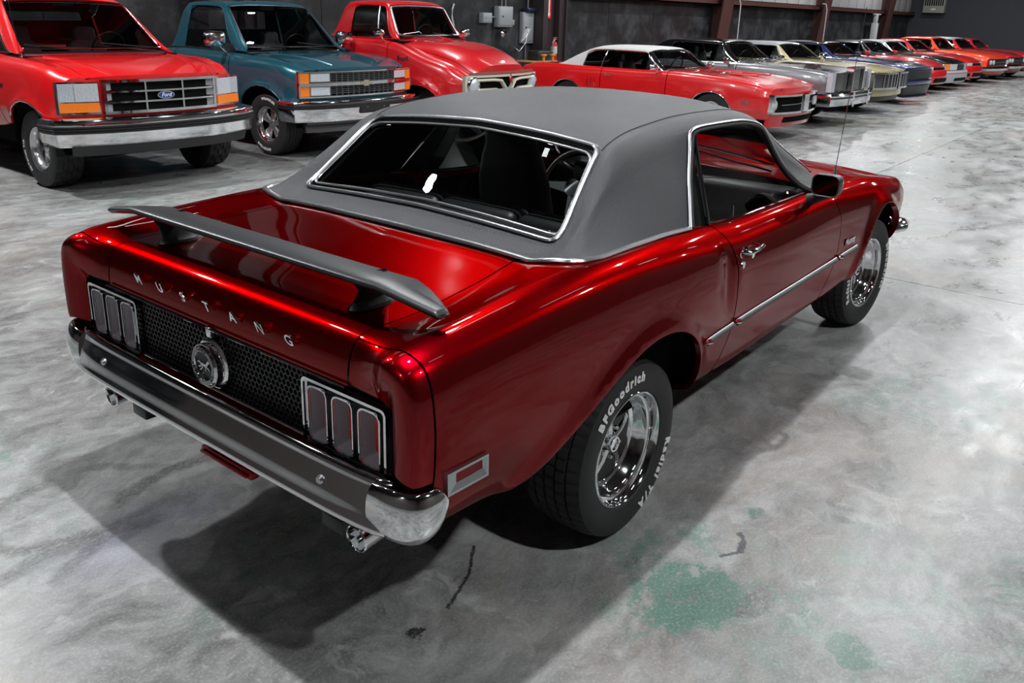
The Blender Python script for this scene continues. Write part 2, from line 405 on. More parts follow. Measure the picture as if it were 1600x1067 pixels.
def floor_mat():
    m = bpy.data.materials.new('worn_concrete'); m.use_nodes = True; t = NT(m); b = t.n['Principled BSDF']
    g = t.n.new('ShaderNodeNewGeometry').outputs['Position']
    w1 = t.noise(g, 1.3, 4)[1]; wob = t.vmath('SUBTRACT', w1, (.5, .5, .5)); n = t.n.new('ShaderNodeVectorMath'); n.operation = 'SCALE'; t.v(wob, n.inputs[0]); n.inputs[3].default_value = .55; P = t.vmath('ADD', g, n.outputs[0])
    w2 = t.noise(g, 9, 5, .7)[1]; n = t.n.new('ShaderNodeVectorMath'); n.operation = 'SCALE'; t.v(t.vmath('SUBTRACT', w2, (.5, .5, .5)), n.inputs[0]); n.inputs[3].default_value = .16; P2 = t.vmath('ADD', g, n.outputs[0])
    big = t.noise(P, .55, 6, .62)[0]; mid = t.noise(t.map(P, (1, 2.2, 1), .5), 1.9, 8, .68)[0]; fine = t.noise(t.map(P, (1, 1.7, 1), .9), 9, 8, .72)[0]; spk = t.noise(g, 110, 3, .6)[0]; med2 = t.noise(P, 4.1, 8, .7, .6)[0]
    v = t.math('ADD', t.math('MULTIPLY', t.ramp(big, .36, .64), .34), t.math('MULTIPLY', t.ramp(mid, .34, .66), .36)); v = t.math('ADD', v, t.math('MULTIPLY', t.ramp(fine, .33, .67), .30))
    v = t.math('POWER', v, 1.25); col = t.mix(v, (.085, .084, .081), (.40, .402, .40))
    col = t.mix(t.math('MULTIPLY', t.ramp(med2, .56, .66), .35), col, (.56, .56, .56))
    # brownish areas
    br = t.ramp(t.noise(t.map(g, loc=(3, 7, 0)), .8, 6, .7, .4)[0], .50, .66); col = t.mix(t.math('MULTIPLY', br, .55), col, (.27, .235, .20))
    # thin remains of green paint
    gm = t.ramp(t.noise(t.map(g, loc=(11, 2, 0)), .75, 5, .6, .3)[0], .50, .62); gf = t.ramp(t.noise(P2, 7, 9, .8)[0], .46, .58); gg = t.math('MULTIPLY', gm, gf)
    col = t.mix(t.math('MULTIPLY', gg, .40), col, (.19, .29, .245))
    wt = t.math('MULTIPLY', t.ramp(t.noise(P2, 14, 8, .75)[0], .36, .47), t.ramp(t.noise(P2, 5.5, 6, .62, .8)[0], .43, .465))
    for cx, cy, rx, ry, ro, st in ((-.17, -1.19, .20, .16, .35, .9), (.02, -1.0, .22, .13, .5, .6), (-.33, -1.10, .12, .12, 0, .45), (.42, -1.17, .055, .033, 0, .85), (2.0, -1.5, .55, .28, .2, .5), (1.75, -1.2, .3, .12, .2, .4), (-1.08, 1.24, .16, .10, .3, .6), (-1.45, .6, .25, .3, .8, .3), (-.08, -1.66, .07, .05, 0, .7), (.0, -1.47, .12, .12, 0, .4), (.64, -1.98, .15, .06, 0, .5), (-.9, -.1, .35, .2, 0, .5), (9, .2, 1.4, .5, .3, .5), (13, 1.0, 2, .6, .1, .4), (7.5, -1.5, 1.5, .6, .3, .35), (-2.2, 2.6, .8, .3, .4, .35)):
        bl = t.math('MULTIPLY', t.math('MULTIPLY', t.blob(P2, cx, cy, rx, ry, ro, .12 if st > .6 else .4), wt if st > .6 else gf), st); col = t.mix(bl, col, (.085, .17, .135))
    # bluish stain and dark tyre scuffs at the lower left
    for cx, cy, rx, ry, ro, st in ((-.98, .45, .16, .10, .4, .55), (5.0, 2.9, 1.2, .4, 0, .25), (-1.2, .35, .20, .14, .5, .35)):
        col = t.mix(t.math('MULTIPLY', t.blob(P2, cx, cy, rx, ry, ro, .7), st), col, (.26, .27, .36))
    sc = None
    for cx, cy, r, wd, ang, half, st in SCUFFS:
        d = t.vmath('SUBTRACT', P3(t, g), (cx, cy, 0.0)); sep = t.n.new('ShaderNodeSeparateXYZ'); t.v(d, sep.inputs[0]); L = t.math('POWER', t.math('ADD', t.math('POWER', sep.outputs[0], 2.0), t.math('POWER', sep.outputs[1], 2.0)), .5)
        ring = t.ramp(t.math('ABSOLUTE', t.math('SUBTRACT', L, r)), wd, wd*.25)
        dirv = t.math('DIVIDE', t.math('ADD', t.math('MULTIPLY', sep.outputs[0], math.cos(ang)), t.math('MULTIPLY', sep.outputs[1], math.sin(ang))), L); arc = t.ramp(dirv, math.cos(half), math.cos(half*.6))
        k = t.math('MULTIPLY', t.math('MULTIPLY', ring, arc), st); sc = k if sc is None else t.math('MAXIMUM', sc, k)
    tx = t.ramp(t.noise(t.map(g, (1, 2.5, 1), .6), 30, 6, .8)[0], .38, .60)
    col = t.mix(t.math('MULTIPLY', sc, t.math('ADD', t.math('MULTIPLY', tx, .6), .40)), col, (.045, .044, .038))
    # hairline scratches, dark crack, spots
    for (ax, ay, bx_, by, wd, cc, st) in ((-.41, -.515, -.53, -.60, .008, (.02, .02, .02), .95), (-.53, -.60, -.70, -.66, .008, (.02, .02, .02), .9), (-2.3, .25, -1.12, .66, .0016, (.1, .1, .1), .4), (.26, -1.17, .22, -1.205, .013, (.05, .055, .065), .85), (.22, -1.205, .15, -1.222, .016, (.05, .055, .065), .85), (.155, -1.222, .085, -1.178, .011, (.05, .055, .065), .85)):
        L = math.hypot(bx_-ax, by-ay); an = math.atan2(by-ay, bx_-ax); d = t.map(t.vmath('SUBTRACT', P4(t, g), (ax, ay, 0.0)), (1, 1, 1), 0); n = t.n.new('ShaderNodeVectorRotate'); n.rotation_type = 'Z_AXIS'; t.v(d, n.inputs[0]); n.inputs['Angle'].default_value = -an
        sep = t.n.new('ShaderNodeSeparateXYZ'); t.v(n.outputs[0], sep.inputs[0]); k = t.ramp(t.math('ABSOLUTE', sep.outputs[1]), wd, wd*.4)
        k = t.math('MULTIPLY', k, t.math('MULTIPLY', t.math('GREATER_THAN', sep.outputs[0], 0.0), t.math('LESS_THAN', sep.outputs[0], L))); col = t.mix(t.math('MULTIPLY', k, st), col, cc)
    col = t.mix(t.math('MULTIPLY', t.blob(P2, -.83, -.66, .028, .018, 0, .3), .95), col, (.02, .02, .018))
    col = t.mix(t.math('MULTIPLY', t.ramp(t.noise(g, 38, 2, .5)[0], .70, .76), .5), col, (.07, .07, .07))
    col = t.mix(t.math('MULTIPLY', t.math('SUBTRACT', spk, .5), .9, clamp=True), col, (.72, .72, .72))
    t.l.new(col, b.inputs['Base Color'])
    r = t.math('ADD', t.math('MULTIPLY', t.ramp(mid, .3, .7), .20), .24); t.l.new(r, b.inputs['Roughness'])
    bp = t.n.new('ShaderNodeBump'); bp.inputs['Strength'].default_value = .25; bp.inputs['Distance'].default_value = .004; t.l.new(fine, bp.inputs['Height']); t.l.new(bp.outputs[0], b.inputs['Normal'])
    return m
def P3(t, g):
    w = t.noise(g, 3.2, 5, .65)[1]; n = t.n.new('ShaderNodeVectorMath'); n.operation = 'SCALE'; t.v(t.vmath('SUBTRACT', w, (.5, .5, .5)), n.inputs[0]); n.inputs[3].default_value = .18; return t.map(t.vmath('ADD', g, n.outputs[0]), (1, 1, 0))
def P4(t, g):
    w = t.noise(g, 40, 3, .6)[1]; n = t.n.new('ShaderNodeVectorMath'); n.operation = 'SCALE'; t.v(t.vmath('SUBTRACT', w, (.5, .5, .5)), n.inputs[0]); n.inputs[3].default_value = .02; return t.map(t.vmath('ADD', g, n.outputs[0]), (1, 1, 0))
# dark skid arcs: centre x, y, radius, half width, mid direction, half angle, strength
SCUFFS = ((-1.24, .73, .22, .055, PI, 2.5, .85), (-.82, .33, .38, .05, PI/2, 1.0, .9), (-1.28, -.62, 1.12, .06, PI/2, .32, .75), (-.95, -.1, .62, .04, 1.9, .55, .6), (-1.35, .3, .7, .03, .9, .35, .5), (-2.0, 1.9, 1.2, .05, -.9, .5, .35))
FLOORM = floor_mat()
XJ, YJ = 3.875, .66
sub = MB(); sub.box(-9, 48.0, -9, 10.6, -.20, -.012); fl = sub.build('floor', mat('joint_dark', (.03, .03, .03), .9), smooth=False); fl['kind'] = 'structure'
xs = [-9, XJ, 11.5, 19.2, 26.9, 34.6, 42.3, 48.0]; g_ = .004
for i in range(len(xs)-1):
    for y0, y1 in (((-9, 10.6),) if i == 0 else ((-9, YJ), (YJ, 10.6))):
        mb = MB(); mb.box(xs[i]+(g_ if i else 0), xs[i+1]-g_, y0+(g_ if y0 > -9 else 0), y1-g_, -.012, 0, 0); mb.build('slab', FLOORM, fl, smooth=False)

BLKW = bpy.data.materials.new('black_plywood'); BLKW.use_nodes = True
t = NT(BLKW); b = t.n['Principled BSDF']; g = t.n.new('ShaderNodeNewGeometry').outputs['Position']
nz = t.noise(t.map(g, (1, 1, 1)), 1.3, 7, .7)[0]; c1 = t.mix(t.ramp(nz, .42, .70), (.010, .011, .012), (.055, .06, .066)); c1 = t.mix(t.math('MULTIPLY', t.ramp(t.noise(g, 14, 4, .6)[0], .66, .72), .3), c1, (.12, .13, .14)); t.l.new(c1, b.inputs['Base Color']); b.inputs['Roughness'].default_value = .38
WHITEP = mat('white_insulation', (.48, .48, .48), .7, bump=(3, .4, .04)); MAR = mat('oxide_steel', (.075, .026, .022), .45)
MARD = mat('dark_oxide_steel', (.030, .020, .022), .45)
mb = MB(); mb.box(-9, 48.2, 10.66, 10.8, 0, 6.8); wall = mb.build('wall_back', mat('wall_dark', (.02, .021, .023), .6), smooth=False); wall['kind'] = 'structure'
x = -9.0
while x < 47.8:
    mb = MB(); mb.box(x+.006, min(x+2.434, 48.0), 10.62, 10.66, .0, 2.14, 0); mb.build('plywood_panel', BLKW, wall, smooth=False); x += 2.44
x = 24.4
while x < 48:
    mb = MB(); mb.box(x+.02, min(x+1.16, 48), 10.60, 10.66, 2.30, 6.6, .02); mb.build('insulation_panel', WHITEP, wall); x += 1.2
x = -9.0
while x < 24.2:
    mb = MB(); mb.box(x+.01, min(x+2.43, 24.3), 10.62, 10.66, 2.30, 6.6, 0); mb.build('plywood_panel', BLKW, wall, smooth=False); x += 2.44
mb = MB(); mb.box(16.0, 48, 10.35, 10.62, 2.16, 2.20); mb.box(16.0, 48, 10.35, 10.37, 2.16, 2.36); mb.box(16.0, 48, 10.35, 10.62, 2.34, 2.36); mb.build('wall_girt', MAR, wall, smooth=False)
END = mat('slate_wall', (.042, .047, .058), .6, bump=(6, .2, .01))
mb = MB(); mb.box(48.0, 48.2, -9, 10.8, 0, 6.8); we = mb.build('wall_end', END, smooth=False); we['kind'] = 'structure'
mb = MB(); mb.box(47.9, 48.0, -9, 10.3, 0, .12); o = mb.build('wall_foot_strip', DARK, smooth=False); o['kind'] = 'structure'  # low dark strip along the foot of the end wall
mb = MB(); mb.box(-9.2, -9, -9, 10.8, 0, 6.8); o = mb.build('wall_left', mat('far_wall_grey', (.055, .045, .042), .7), smooth=False); o['kind'] = 'structure'
mb = MB(); mb.box(-9.2, 48.2, -9.2, -9, 0, 6.8); o = mb.build('wall_front', MATS['far_wall_grey'], smooth=False); o['kind'] = 'structure'
mb = MB(); mb.box(-9.2, 48.2, -9.2, 10.8, 6.8, 6.9); o = mb.build('ceiling', mat('ceiling_grey', (.03, .03, .032), .8), smooth=False); o['kind'] = 'structure'

# steel frame columns (tapered, wider towards the top)
for i, (x, lb) in enumerate(((14.86, 'dark maroon steel column carrying the red extinguisher'), (24.2, 'tapered oxide-red steel column beyond the white convertible top'), (33.5, 'tapered oxide-red steel column in the middle of the far wall'), (42.6, 'tapered oxide-red steel column beside the white post'), (6.0, 'dark maroon steel column behind the trucks'))):
    m_ = MARD if i in (0, 4) else MAR
    mb = MB()
    if i in (0, 4):
        for x0, x1, y0 in ((x-.45, x-.20, 10.30), (x-.20, x+.20, 10.42), (x+.20, x+.42, 10.26)):
            mb.box(x0+.01, x1-.01, y0, 10.6, 0, 6.7, .012)
        mb.box(x-.47, x-.43, 10.24, 10.6, 0, 6.7); mb.box(x+.40, x+.44, 10.2, 10.6, 0, 6.7)
    else:
        for z0, z1 in ((0, 6.7),):
            a0, a1 = .22, .95    # depth of the web at foot and eave
            for sx in (-.012, .012):
                pass
            web = [(x-.012, 10.6, 0), (x+.012, 10.6, 0), (x+.012, 10.6, 6.7), (x-.012, 10.6, 6.7), (x-.012, 10.6-a0, 0), (x+.012, 10.6-a0, 0), (x+.012, 10.6-a1, 6.7), (x-.012, 10.6-a1, 6.7)]
            mb.add(web, [(0, 1, 2, 3), (4, 5, 6, 7), (0, 3, 7, 4), (1, 2, 6, 5), (0, 1, 5, 4), (3, 2, 6, 7)])
            fl_ = [(x-.38, 10.6-a0, 0), (x+.38, 10.6-a0, 0), (x+.38, 10.6-a1, 6.7), (x-.38, 10.6-a1, 6.7), (x-.38, 10.57-a0, 0), (x+.38, 10.57-a0, 0), (x+.38, 10.57-a1, 6.7), (x-.38, 10.57-a1, 6.7)]
            mb.add(fl_, [(0, 1, 2, 3), (4, 5, 6, 7), (0, 3, 7, 4), (1, 2, 6, 5), (0, 1, 5, 4), (3, 2, 6, 7)])
    tag(mb.build('steel_column', m_, smooth=False), lb, 'column', 'steel frame columns')
# wall equipment
GREYB = mat('grey_enclosure', (.27, .29, .31), .4, .1)
def wallbox(name, label, x0, x1, z0, z1, dep, cat='electrical box'):
    t_ = thing(name, label, cat, ((x0+x1)/2, 10.615, z0)); w_ = (x1-x0)/2; h_ = z1-z0
    mb = MB(); mb.box(-w_, w_, -dep, 0, 0, h_, .008); mb.build('case', GREYB, t_)
    mb = MB(); mb.box(-w_*.90, w_*.90, -dep-.012, -dep, h_*.08, h_*.95, .004); mb.build('door', mat('grey_enclosure_door', (.31, .33, .35), .38, .1), t_)
    mb = MB(); mb.box(-w_*.55, -w_*.35, -dep-.02, -dep-.010, h_*.48, h_*.54, .003); mb.build('latch', BLACK, t_); return t_
t_ = wallbox('breaker_panel', 'grey metal breaker panel with a black latch under two conduits', 13.0, 13.52, 1.42, 1.87, .14)
wallbox('junction_box', 'small grey junction box left of the breaker panel', 12.48, 12.80, 1.50, 1.72, .12)
t_ = wallbox('tall_cabinet', 'tall narrow grey wall cabinet beside the maroon column', 13.95, 14.38, 1.05, 1.76, .10, 'cabinet')
for xx in (13.22, 13.36):
    mb = MB(); mb.tube([(xx, 10.57, 1.86), (xx, 10.57, 3.6)], .016, 8); tag(mb.build('conduit', mat('galvanised', (.35, .36, .37), .35, .8)), ('left' if xx < 13.3 else 'right')+' of the two steel conduits rising from the breaker panel', 'conduit', 'conduits above the panel')
mb = MB(); mb.tube([(12.80, 10.56, 1.63), (13.0, 10.56, 1.63)], .016, 8); tag(mb.build('conduit', MATS['galvanised']), 'short horizontal conduit joining the small box to the panel', 'conduit')
mb = MB(); mb.tube([(14.15, 10.57, .62), (14.15, 10.57, 1.05)], .016, 8); tag(mb.build('conduit', MATS['galvanised']), 'short conduit below the tall grey cabinet', 'conduit')
mb = MB(); mb.tube([(14.2, 10.57, 1.86), (14.2, 10.57, 3.6)], .014, 8); tag(mb.build('conduit', MATS['galvanised']), 'thin conduit rising above the tall grey cabinet', 'conduit')
mb = MB(); mb.box(14.02, 14.34, 10.42, 10.60, 1.765, 1.86, .03); tag(mb.build('siren_box', mat('dark_blue_plastic', (.01, .02, .05), .2)), 'dark blue box on top of the tall grey cabinet', 'box')
mb = MB(); mb.box(13.52, 13.62, 10.50, 10.62, 1.46, 1.58, .01); tag(mb.build('switch_box', GREYB), 'small switch box on the right side of the breaker panel', 'switch')
mb = MB(); mb.lathe([(.0005, -.06), (.07, -.05), (.095, -.01), (.08, .04), (.04, .06), (.0005, .06)], 20, M=Matrix.Translation((13.22, 10.50, 1.27))); tag(mb.build('horn', CHROME), 'round shiny metal horn just below the breaker panel', 'horn')
# fire extinguishers
def extinguisher(x, y, z, label):
    t_ = thing('fire_extinguisher', label, 'extinguisher', (x, y, z))
    Z = Matrix.Rotation(PI/2, 4, 'X'); mb = MB(); mb.lathe([(.0005, .0), (.07, .0), (.078, -.02), (.078, -.40), (.06, -.46), (.025, -.48), (.022, -.52)], 24, M=Z.inverted() @ Matrix.Diagonal((1, -1, 1, 1)) @ Matrix.Diagonal((1, -1, 1, 1)))
    o = mb.build('cylinder', paint('extinguisher_red', (.50, .006, .006), 0, .3), t_)
    zs = [v.co.z for v in o.data.vertices]
    if max(zs) < .1:
        for v in o.data.vertices: v.co.z = -v.co.z
        bm = bmesh.new(); bm.from_mesh(o.data); bmesh.ops.recalc_face_normals(bm, faces=bm.faces[:]); bm.to_mesh(o.data); bm.free()
    mb = MB(); mb.tube([(0, 0, .20), (0, 0, .37)], .0795, 24, caps=False); mb.build('paper_tag', mat('label_paper', (.5, .5, .48), .6), t_)
    mb = MB(); mb.box(-.05, .07, -.02, .02, .52, .55, .006); mb.box(-.05, .10, -.012, .012, .565, .58, .004); mb.build('handle', mat('pinkish_trim2', (.4, .12, .1), .4), t_)
    mb = MB(); mb.tube([(-.04, -.03, .52), (-.12, -.05, .48), (-.13, -.05, .30), (-.10, -.06, .10)], .014, 8); mb.tube([(-.10, -.06, .14), (-.10, -.06, .04)], [.014, .024], 8); mb.build('hose', mat('hose_grey', (.4, .4, .38), .5), t_)
    return t_
extinguisher(14.78, 10.18, .62, 'red fire extinguisher hung on the dark maroon column')
extinguisher(43.0, 3.95, .62, 'red fire extinguisher at the right edge by the slate wall')
mb = MB(); mb.box(42.9, 43.1, 4.05, 4.15, 0, 1.5, .01); tag(mb.build('stand_post', BLACK), 'black post holding the extinguisher at the right edge', 'post')
# red sign with white arrow
t_ = thing('arrow_sign', 'red sign with a white down arrow above the extinguisher', 'sign', (14.80, 10.40, 1.62)); mb = MB(); mb.box(-.09, .09, -.01, .01, 0, .62); mb.build('sign_board', mat('sign_red', (.62, .01, .015), .4), t_, smooth=False)
F = frame((0, -.0115, .0), (1, 0, 0), (0, 0, 1)); mb = MB(); mb.prism([(0, .03), (.06, .13), (.025, .13), (.025, .50), (-.025, .50), (-.025, .13), (-.06, .13)], 0, .002, F); mb.build('white_arrow', WHITE, t_, smooth=False)
vs, fs = text_geo('FIRE', .075, .01, .02); mb = MB(); mb.add(vs, fs, 0, F @ Matrix.Translation((0, .56, .001))); mb.build('sign_lettering', WHITE, t_, smooth=False)
# work lamp on a cable, hanging on the wall
t_ = thing('work_lamp', 'wire-cage work lamp standing on the black wall near the cabinet', 'lamp', (13.65, 10.35, .98))
W_ = mat('bare_wire', (.5, .5, .5), .3, .9); mb = MB(); mb.tube([(-.22, 0, 0), (-.02, 0, -.10), (.22, 0, .10), (.28, 0, .3)], .008, 6); mb.build('stand_arm', W_, t_)
for k in range(5):
    a = .06*k; mb = MB(); mb.tube([(-.02+a, -.05, .12+a*.6), (.10+a, -.05, .40+a*.1), (.11+a, .0, .40+a*.1)], .005, 5); mb.build('cage_wire', W_, t_)
mb = MB(); mb.tube([(-.02, -.05, .12), (.22, -.05, .26), (.34, -.05, .44), (.10, -.05, .40)], .007, 5, closed=True); mb.build('cage_frame', W_, t_)
# hanging hose / hook
mb = MB(); mb.tube([(11.62, 10.58, 1.88), (11.55, 10.56, 1.78), (11.54, 10.56, 1.60), (11.60, 10.56, 1.42)], .018, 8); tag(mb.build('wall_hose', mat('white_hose', (.5, .5, .5), .4)), 'short white hose hanging on the black wall left of the boxes', 'hose')
# work bench with wooden top and orange stands
t_ = thing('work_cart', 'low black work cart with a wooden top between the vintage pickup and the maroon column', 'cart', (13.95, 10.0, 0)); mb = MB(); mb.box(-.6, .36, -.28, .28, .66, .69, .005); mb.build('cart_top', mat('light_wood', (.42, .24, .09), .5), t_)
for sx in (-.56, .32):
    for sy in (-.24, .24): mb = MB(); mb.box(sx-.02, sx+.02, sy-.02, sy+.02, 0, .66); mb.build('leg', BLACK, t_)
mb = MB(); mb.box(-.56, .32, -.24, .24, .22, .25); mb.build('shelf', BLACK, t_)
t_ = thing('tool_case', 'black tool case lying on the wooden cart top', 'case', (13.98, 10.0, .69)); mb = MB(); mb.box(-.28, .30, -.16, .16, .002, .22, .02); mb.build('case_body', mat('case_black', (.02, .021, .022), .35), t_); mb = MB(); mb.tube([(-.1, -.17, .14), (-.08, -.20, .14), (.08, -.20, .14), (.1, -.17, .14)], .01, 6); mb.build('handle', BLACK, t_)
ORG = mat('orange_stand', (.75, .25, .02), .4)
for xx, lb in ((13.45, 'left of the two orange jack stands by the cart'), (13.8, 'right of the two orange jack stands by the cart')):
    t_ = thing('jack_stand', lb, 'jack stand', (xx, 9.5, 0), 0, 'orange jack stands'); mb = MB(); mb.tube([(0, 0, .4), (0, 0, .82)], .03, 8); mb.build('post', ORG, t_)
    for a in range(4): mb = MB(); c_, d_ = math.cos(PI/4+a*PI/2), math.sin(PI/4+a*PI/2); mb.tube([(c_*.03, d_*.03, .5), (c_*.16, d_*.16, .01)], .015, 6); mb.build('leg', ORG, t_)
    mb = MB(); mb.box(-.07, .07, -.04, .04, .82, .86, .01); mb.build('saddle', ORG, t_)
# white post / lift mast near the far columns
t_ = thing('lift_post', 'slim white post in front of the far wall between two oxide-red columns', 'post', (40.6, 10.2, 0)); mb = MB(); mb.box(-.16, .16, -.12, .12, 0, 1.75, .01); mb.build('lower_post', mat('white_paint', (.55, .56, .57), .45), t_); mb = MB(); mb.box(-.12, .10, -.08, .08, 1.75, 2.15, .01); mb.build('upper_post', MATS['white_paint'], t_); mb = MB(); mb.box(-.35, .55, -.06, .06, 2.12, 2.18, .01); mb.build('cross_arm', MATS['white_paint'], t_)
# heater on the end wall
t_ = thing('unit_heater', 'beige wall unit heater with a dark grille high on the slate wall', 'heater', (47.7, 9.35, 2.35)); mb = MB(); mb.box(-.25, .28, -.52, .52, .0, 1.0, .02); mb.build('case', mat('beige_metal', (.34, .33, .30), .5), t_)
for k in range(9): mb = MB(); y = -.42+.105*k; mb.box(-.262, -.25, y-.030, y+.030, .36, .95); mb.build('louver', DARK, t_, smooth=False)
vs, fs = text_geo('GAS', .16, .01, .02); mb = MB(); mb.prism(ell(.13, .05), 0, .004, frame((-.252, 0, .18), (0, -1, 0), (0, 0, 1))); mb.build('badge', WHITE, t_, smooth=False)
# thin pipes on columns
for xx in (24.75, 33.0):
    mb = MB(); mb.tube([(xx-.4, 10.0, 2.42), (xx-.05, 10.0, 2.42), (xx, 9.95, 2.2), (xx, 9.95, .0)], .02, 6); tag(mb.build('drain_pipe', mat('white_pvc', (.5, .5, .5), .4)), 'thin white pipe bent down beside the ' + ('nearer' if xx < 30 else 'farther') + ' oxide-red column', 'pipe')
# ================================================================ HERO CAR
CANDY = paint('candy_red_paint', (0.245, 0.0, 0.0035), 1.0, 0.33, coat=.55, edge=(.55, .0, .005))
VINYL = mat('grey_vinyl_top', (0.030, 0.032, 0.036), 0.42, bump=(420, 0.6, 0.004))
MATTE = mat('matte_black_wing', (0.022, 0.0235, 0.026), 0.36, bump=(260, 0.12, 0.001))
TRIMB = mat('dark_grey_trim', (0.03, 0.03, 0.032), 0.45)

hero = thing('coupe', 'dark candy-red coupe with grey vinyl roof and black rear wing, nearest and largest car', 'car')

def st(u, *yz, x=None):
    xs = x if x is not None else [u]*len(yz)
    return (u, [(xs[i], y, z) for i, (y, z) in enumerate(yz)])
net = [
 st(-1.16, (0,.80),(.3,.80),(.60,.80),(.70,.80),(.735,.80),(.755,.80),(.76,.77),(.76,.73),(.76,.68),(.76,.62),(.76,.56),(.74,.52),(.70,.50), x=[-1.0,-1.0,-1.0,-1.0]+[-1.0]*9),
 st(-1.12, (0,.825),(.3,.825),(.60,.825),(.70,.84),(.75,.90),(.78,.895),(.79,.84),(.79,.77),(.79,.71),(.785,.64),(.78,.57),(.76,.52),(.70,.50), x=[-1.005,-1.005,-1.005,-1.01,-1.04]+[-1.045]*6+[-1.03,-1.0]),
 st(-1.07, (0,.88),(.3,.88),(.60,.88),(.70,.905),(.77,.94),(.835,.915),(.855,.85),(.86,.77),(.86,.70),(.85,.63),(.84,.56),(.80,.50),(.70,.48), x=[-1.0,-1.0,-1.0,-1.02,-1.045]+[-1.048]*6+[-1.03,-1.0]),
 st(-1.0, (0,.942),(.3,.942),(.60,.942),(.70,.945),(.78,.965),(.85,.94),(.88,.865),(.887,.775),(.885,.70),(.875,.62),(.86,.54),(.81,.49),(.70,.47), x=[-.975,-.975,-.975,-.985,-1.0]+[-1.0]*8),
 st(-.94, (0,.957),(.3,.957),(.60,.955),(.70,.96),(.785,.975),(.857,.95),(.888,.87),(.895,.78),(.893,.70),(.882,.61),(.865,.53),(.81,.48),(.68,.46)),
 st(-.80, (0,.962),(.3,.960),(.61,.960),(.71,.97),(.79,.985),(.860,.96),(.893,.88),(.902,.78),(.900,.70),(.888,.61),(.865,.52),(.81,.47),(.66,.45)),
 st(-.50, (0,.982),(.3,.980),(.60,.978),(.70,.99),(.78,1.005),(.860,.98),(.897,.90),(.908,.80),(.908,.71),(.900,.61),(.875,.50),(.82,.44),(.65,.42)),
 st(-.20, (0,1.0),(.3,1.0),(.58,.998),(.69,1.015),(.775,1.018),(.862,.985),(.900,.90),(.912,.80),(.914,.70),(.908,.60),(.885,.50),(.83,.43),(.65,.40)),
 st(.20, (0,1.0),(.3,1.0),(.60,1.0),(.70,1.015),(.772,1.01),(.852,.975),(.895,.90),(.910,.80),(.912,.70),(.905,.60),(.885,.49),(.83,.41),(.65,.38)),
 st(.55, (0,.98),(.3,.98),(.62,.98),(.70,.985),(.765,.985),(.835,.95),(.880,.885),(.898,.79),(.898,.69),(.893,.60),(.875,.49),(.835,.39),(.65,.35)),
 st(.85, (0,.96),(.3,.96),(.62,.96),(.70,.955),(.762,.955),(.824,.925),(.866,.865),(.886,.79),(.887,.69),(.886,.60),(.872,.49),(.838,.38),(.65,.34)),
 st(1.35, (0,.955),(.3,.955),(.62,.95),(.70,.945),(.760,.943),(.818,.915),(.860,.855),(.882,.78),(.884,.69),(.884,.60),(.870,.49),(.838,.38),(.65,.34)),
 st(1.90, (0,.975),(.3,.970),(.62,.950),(.70,.942),(.756,.935),(.810,.905),(.848,.85),(.870,.775),(.876,.69),(.880,.60),(.868,.49),(.838,.38),(.65,.34)),
 st(2.30, (0,0.953),(.3,0.946),(.62,0.918),(.69,0.913),(.748,0.908),(.800,0.878),(.838,0.834),(.862,.77),(.872,.69),(.878,.60),(.866,.49),(.838,.40),(.65,.36)),
 st(2.75, (0,0.920),(.3,0.910),(.62,0.880),(.68,0.878),(.738,0.875),(.786,0.847),(.824,0.812),(.850,.76),(.866,.69),(.874,.60),(.862,.50),(.83,.41),(.65,.38)),
 st(3.15, (0,0.865),(.3,0.855),(.61,0.828),(.67,0.828),(.722,0.826),(.766,0.800),(.800,0.775),(.824,.735),(.838,.67),(.842,.60),(.825,.51),(.78,.43),(.62,.40)),
 st(3.45, (0,0.810),(.3,0.800),(.60,0.780),(.655,0.782),(.704,0.780),(.740,0.755),(.768,0.735),(.786,.705),(.792,.65),(.785,.59),(.760,.52),(.70,.46),(.58,.43)),
 st(3.60, (0,.80),(.3,.79),(.58,.765),(.635,.765),(.680,.762),(.708,.745),(.728,.715),(.738,.68),(.738,.64),(.728,.59),(.70,.54),(.65,.49),(.55,.46), x=[3.62]*3+[3.62]*10),
]
RARCH = [(.40,.30),(.412,.42),(.395,.53),(.33,.645),(.20,.73),(.03,.765),(-.14,.735),(-.30,.665),(-.44,.585),(-.56,.515),(-.66,.47)]
_ra = np.array(RARCH); _ra = pchip(np.arange(len(_ra)), _ra, np.linspace(0, len(_ra)-1, 61)); _ra = gsmooth(_ra, 5, 0); RARCH = [tuple(q) for q in _ra]
FARCH = [(2.743+.455*math.cos(a), .325+.425*math.sin(a)) for a in [math.radians(k) for k in range(-20, 201, 5)]]
def curve_dist(X, Z, pts):
    D = np.full(X.shape, 9.9)
    for (ax, az), (bx, bz) in zip(pts[:-1], pts[1:]):
        ex, ez = bx-ax, bz-az; L = ex*ex+ez*ez; t = np.clip(((X-ax)*ex+(Z-az)*ez)/L, 0, 1)
        D = np.minimum(D, np.hypot(X-ax-t*ex, Z-az-t*ez))
    return D
def hero_bump(B):
    X, Y, Z = B[..., 0], B[..., 1], B[..., 2]
    side = (Y > .6)*(Z < .93)
    for pts, h, wd in ((RARCH, .020, .045), (FARCH, .024, .045)):
        D = curve_dist(X, Z, pts); B[..., 1] += side*h*np.exp(-(D/wd)**2)
    # small character dimple behind the door handle (simulated scoop edge)
    B[..., 1] -= (Y > .7)*.016*np.exp(-((X-.60)/.06)**2-((Z-.82)/.10)**2)
    return B
body = Skin(net, du=0.01, su=0.028, ss=0.16, spi=24, bump=hero_bump)
def bs(x, z, s0=4.5): return body.inv(x, z, 2, s0=s0, u0=-1.02)
FLIP = True
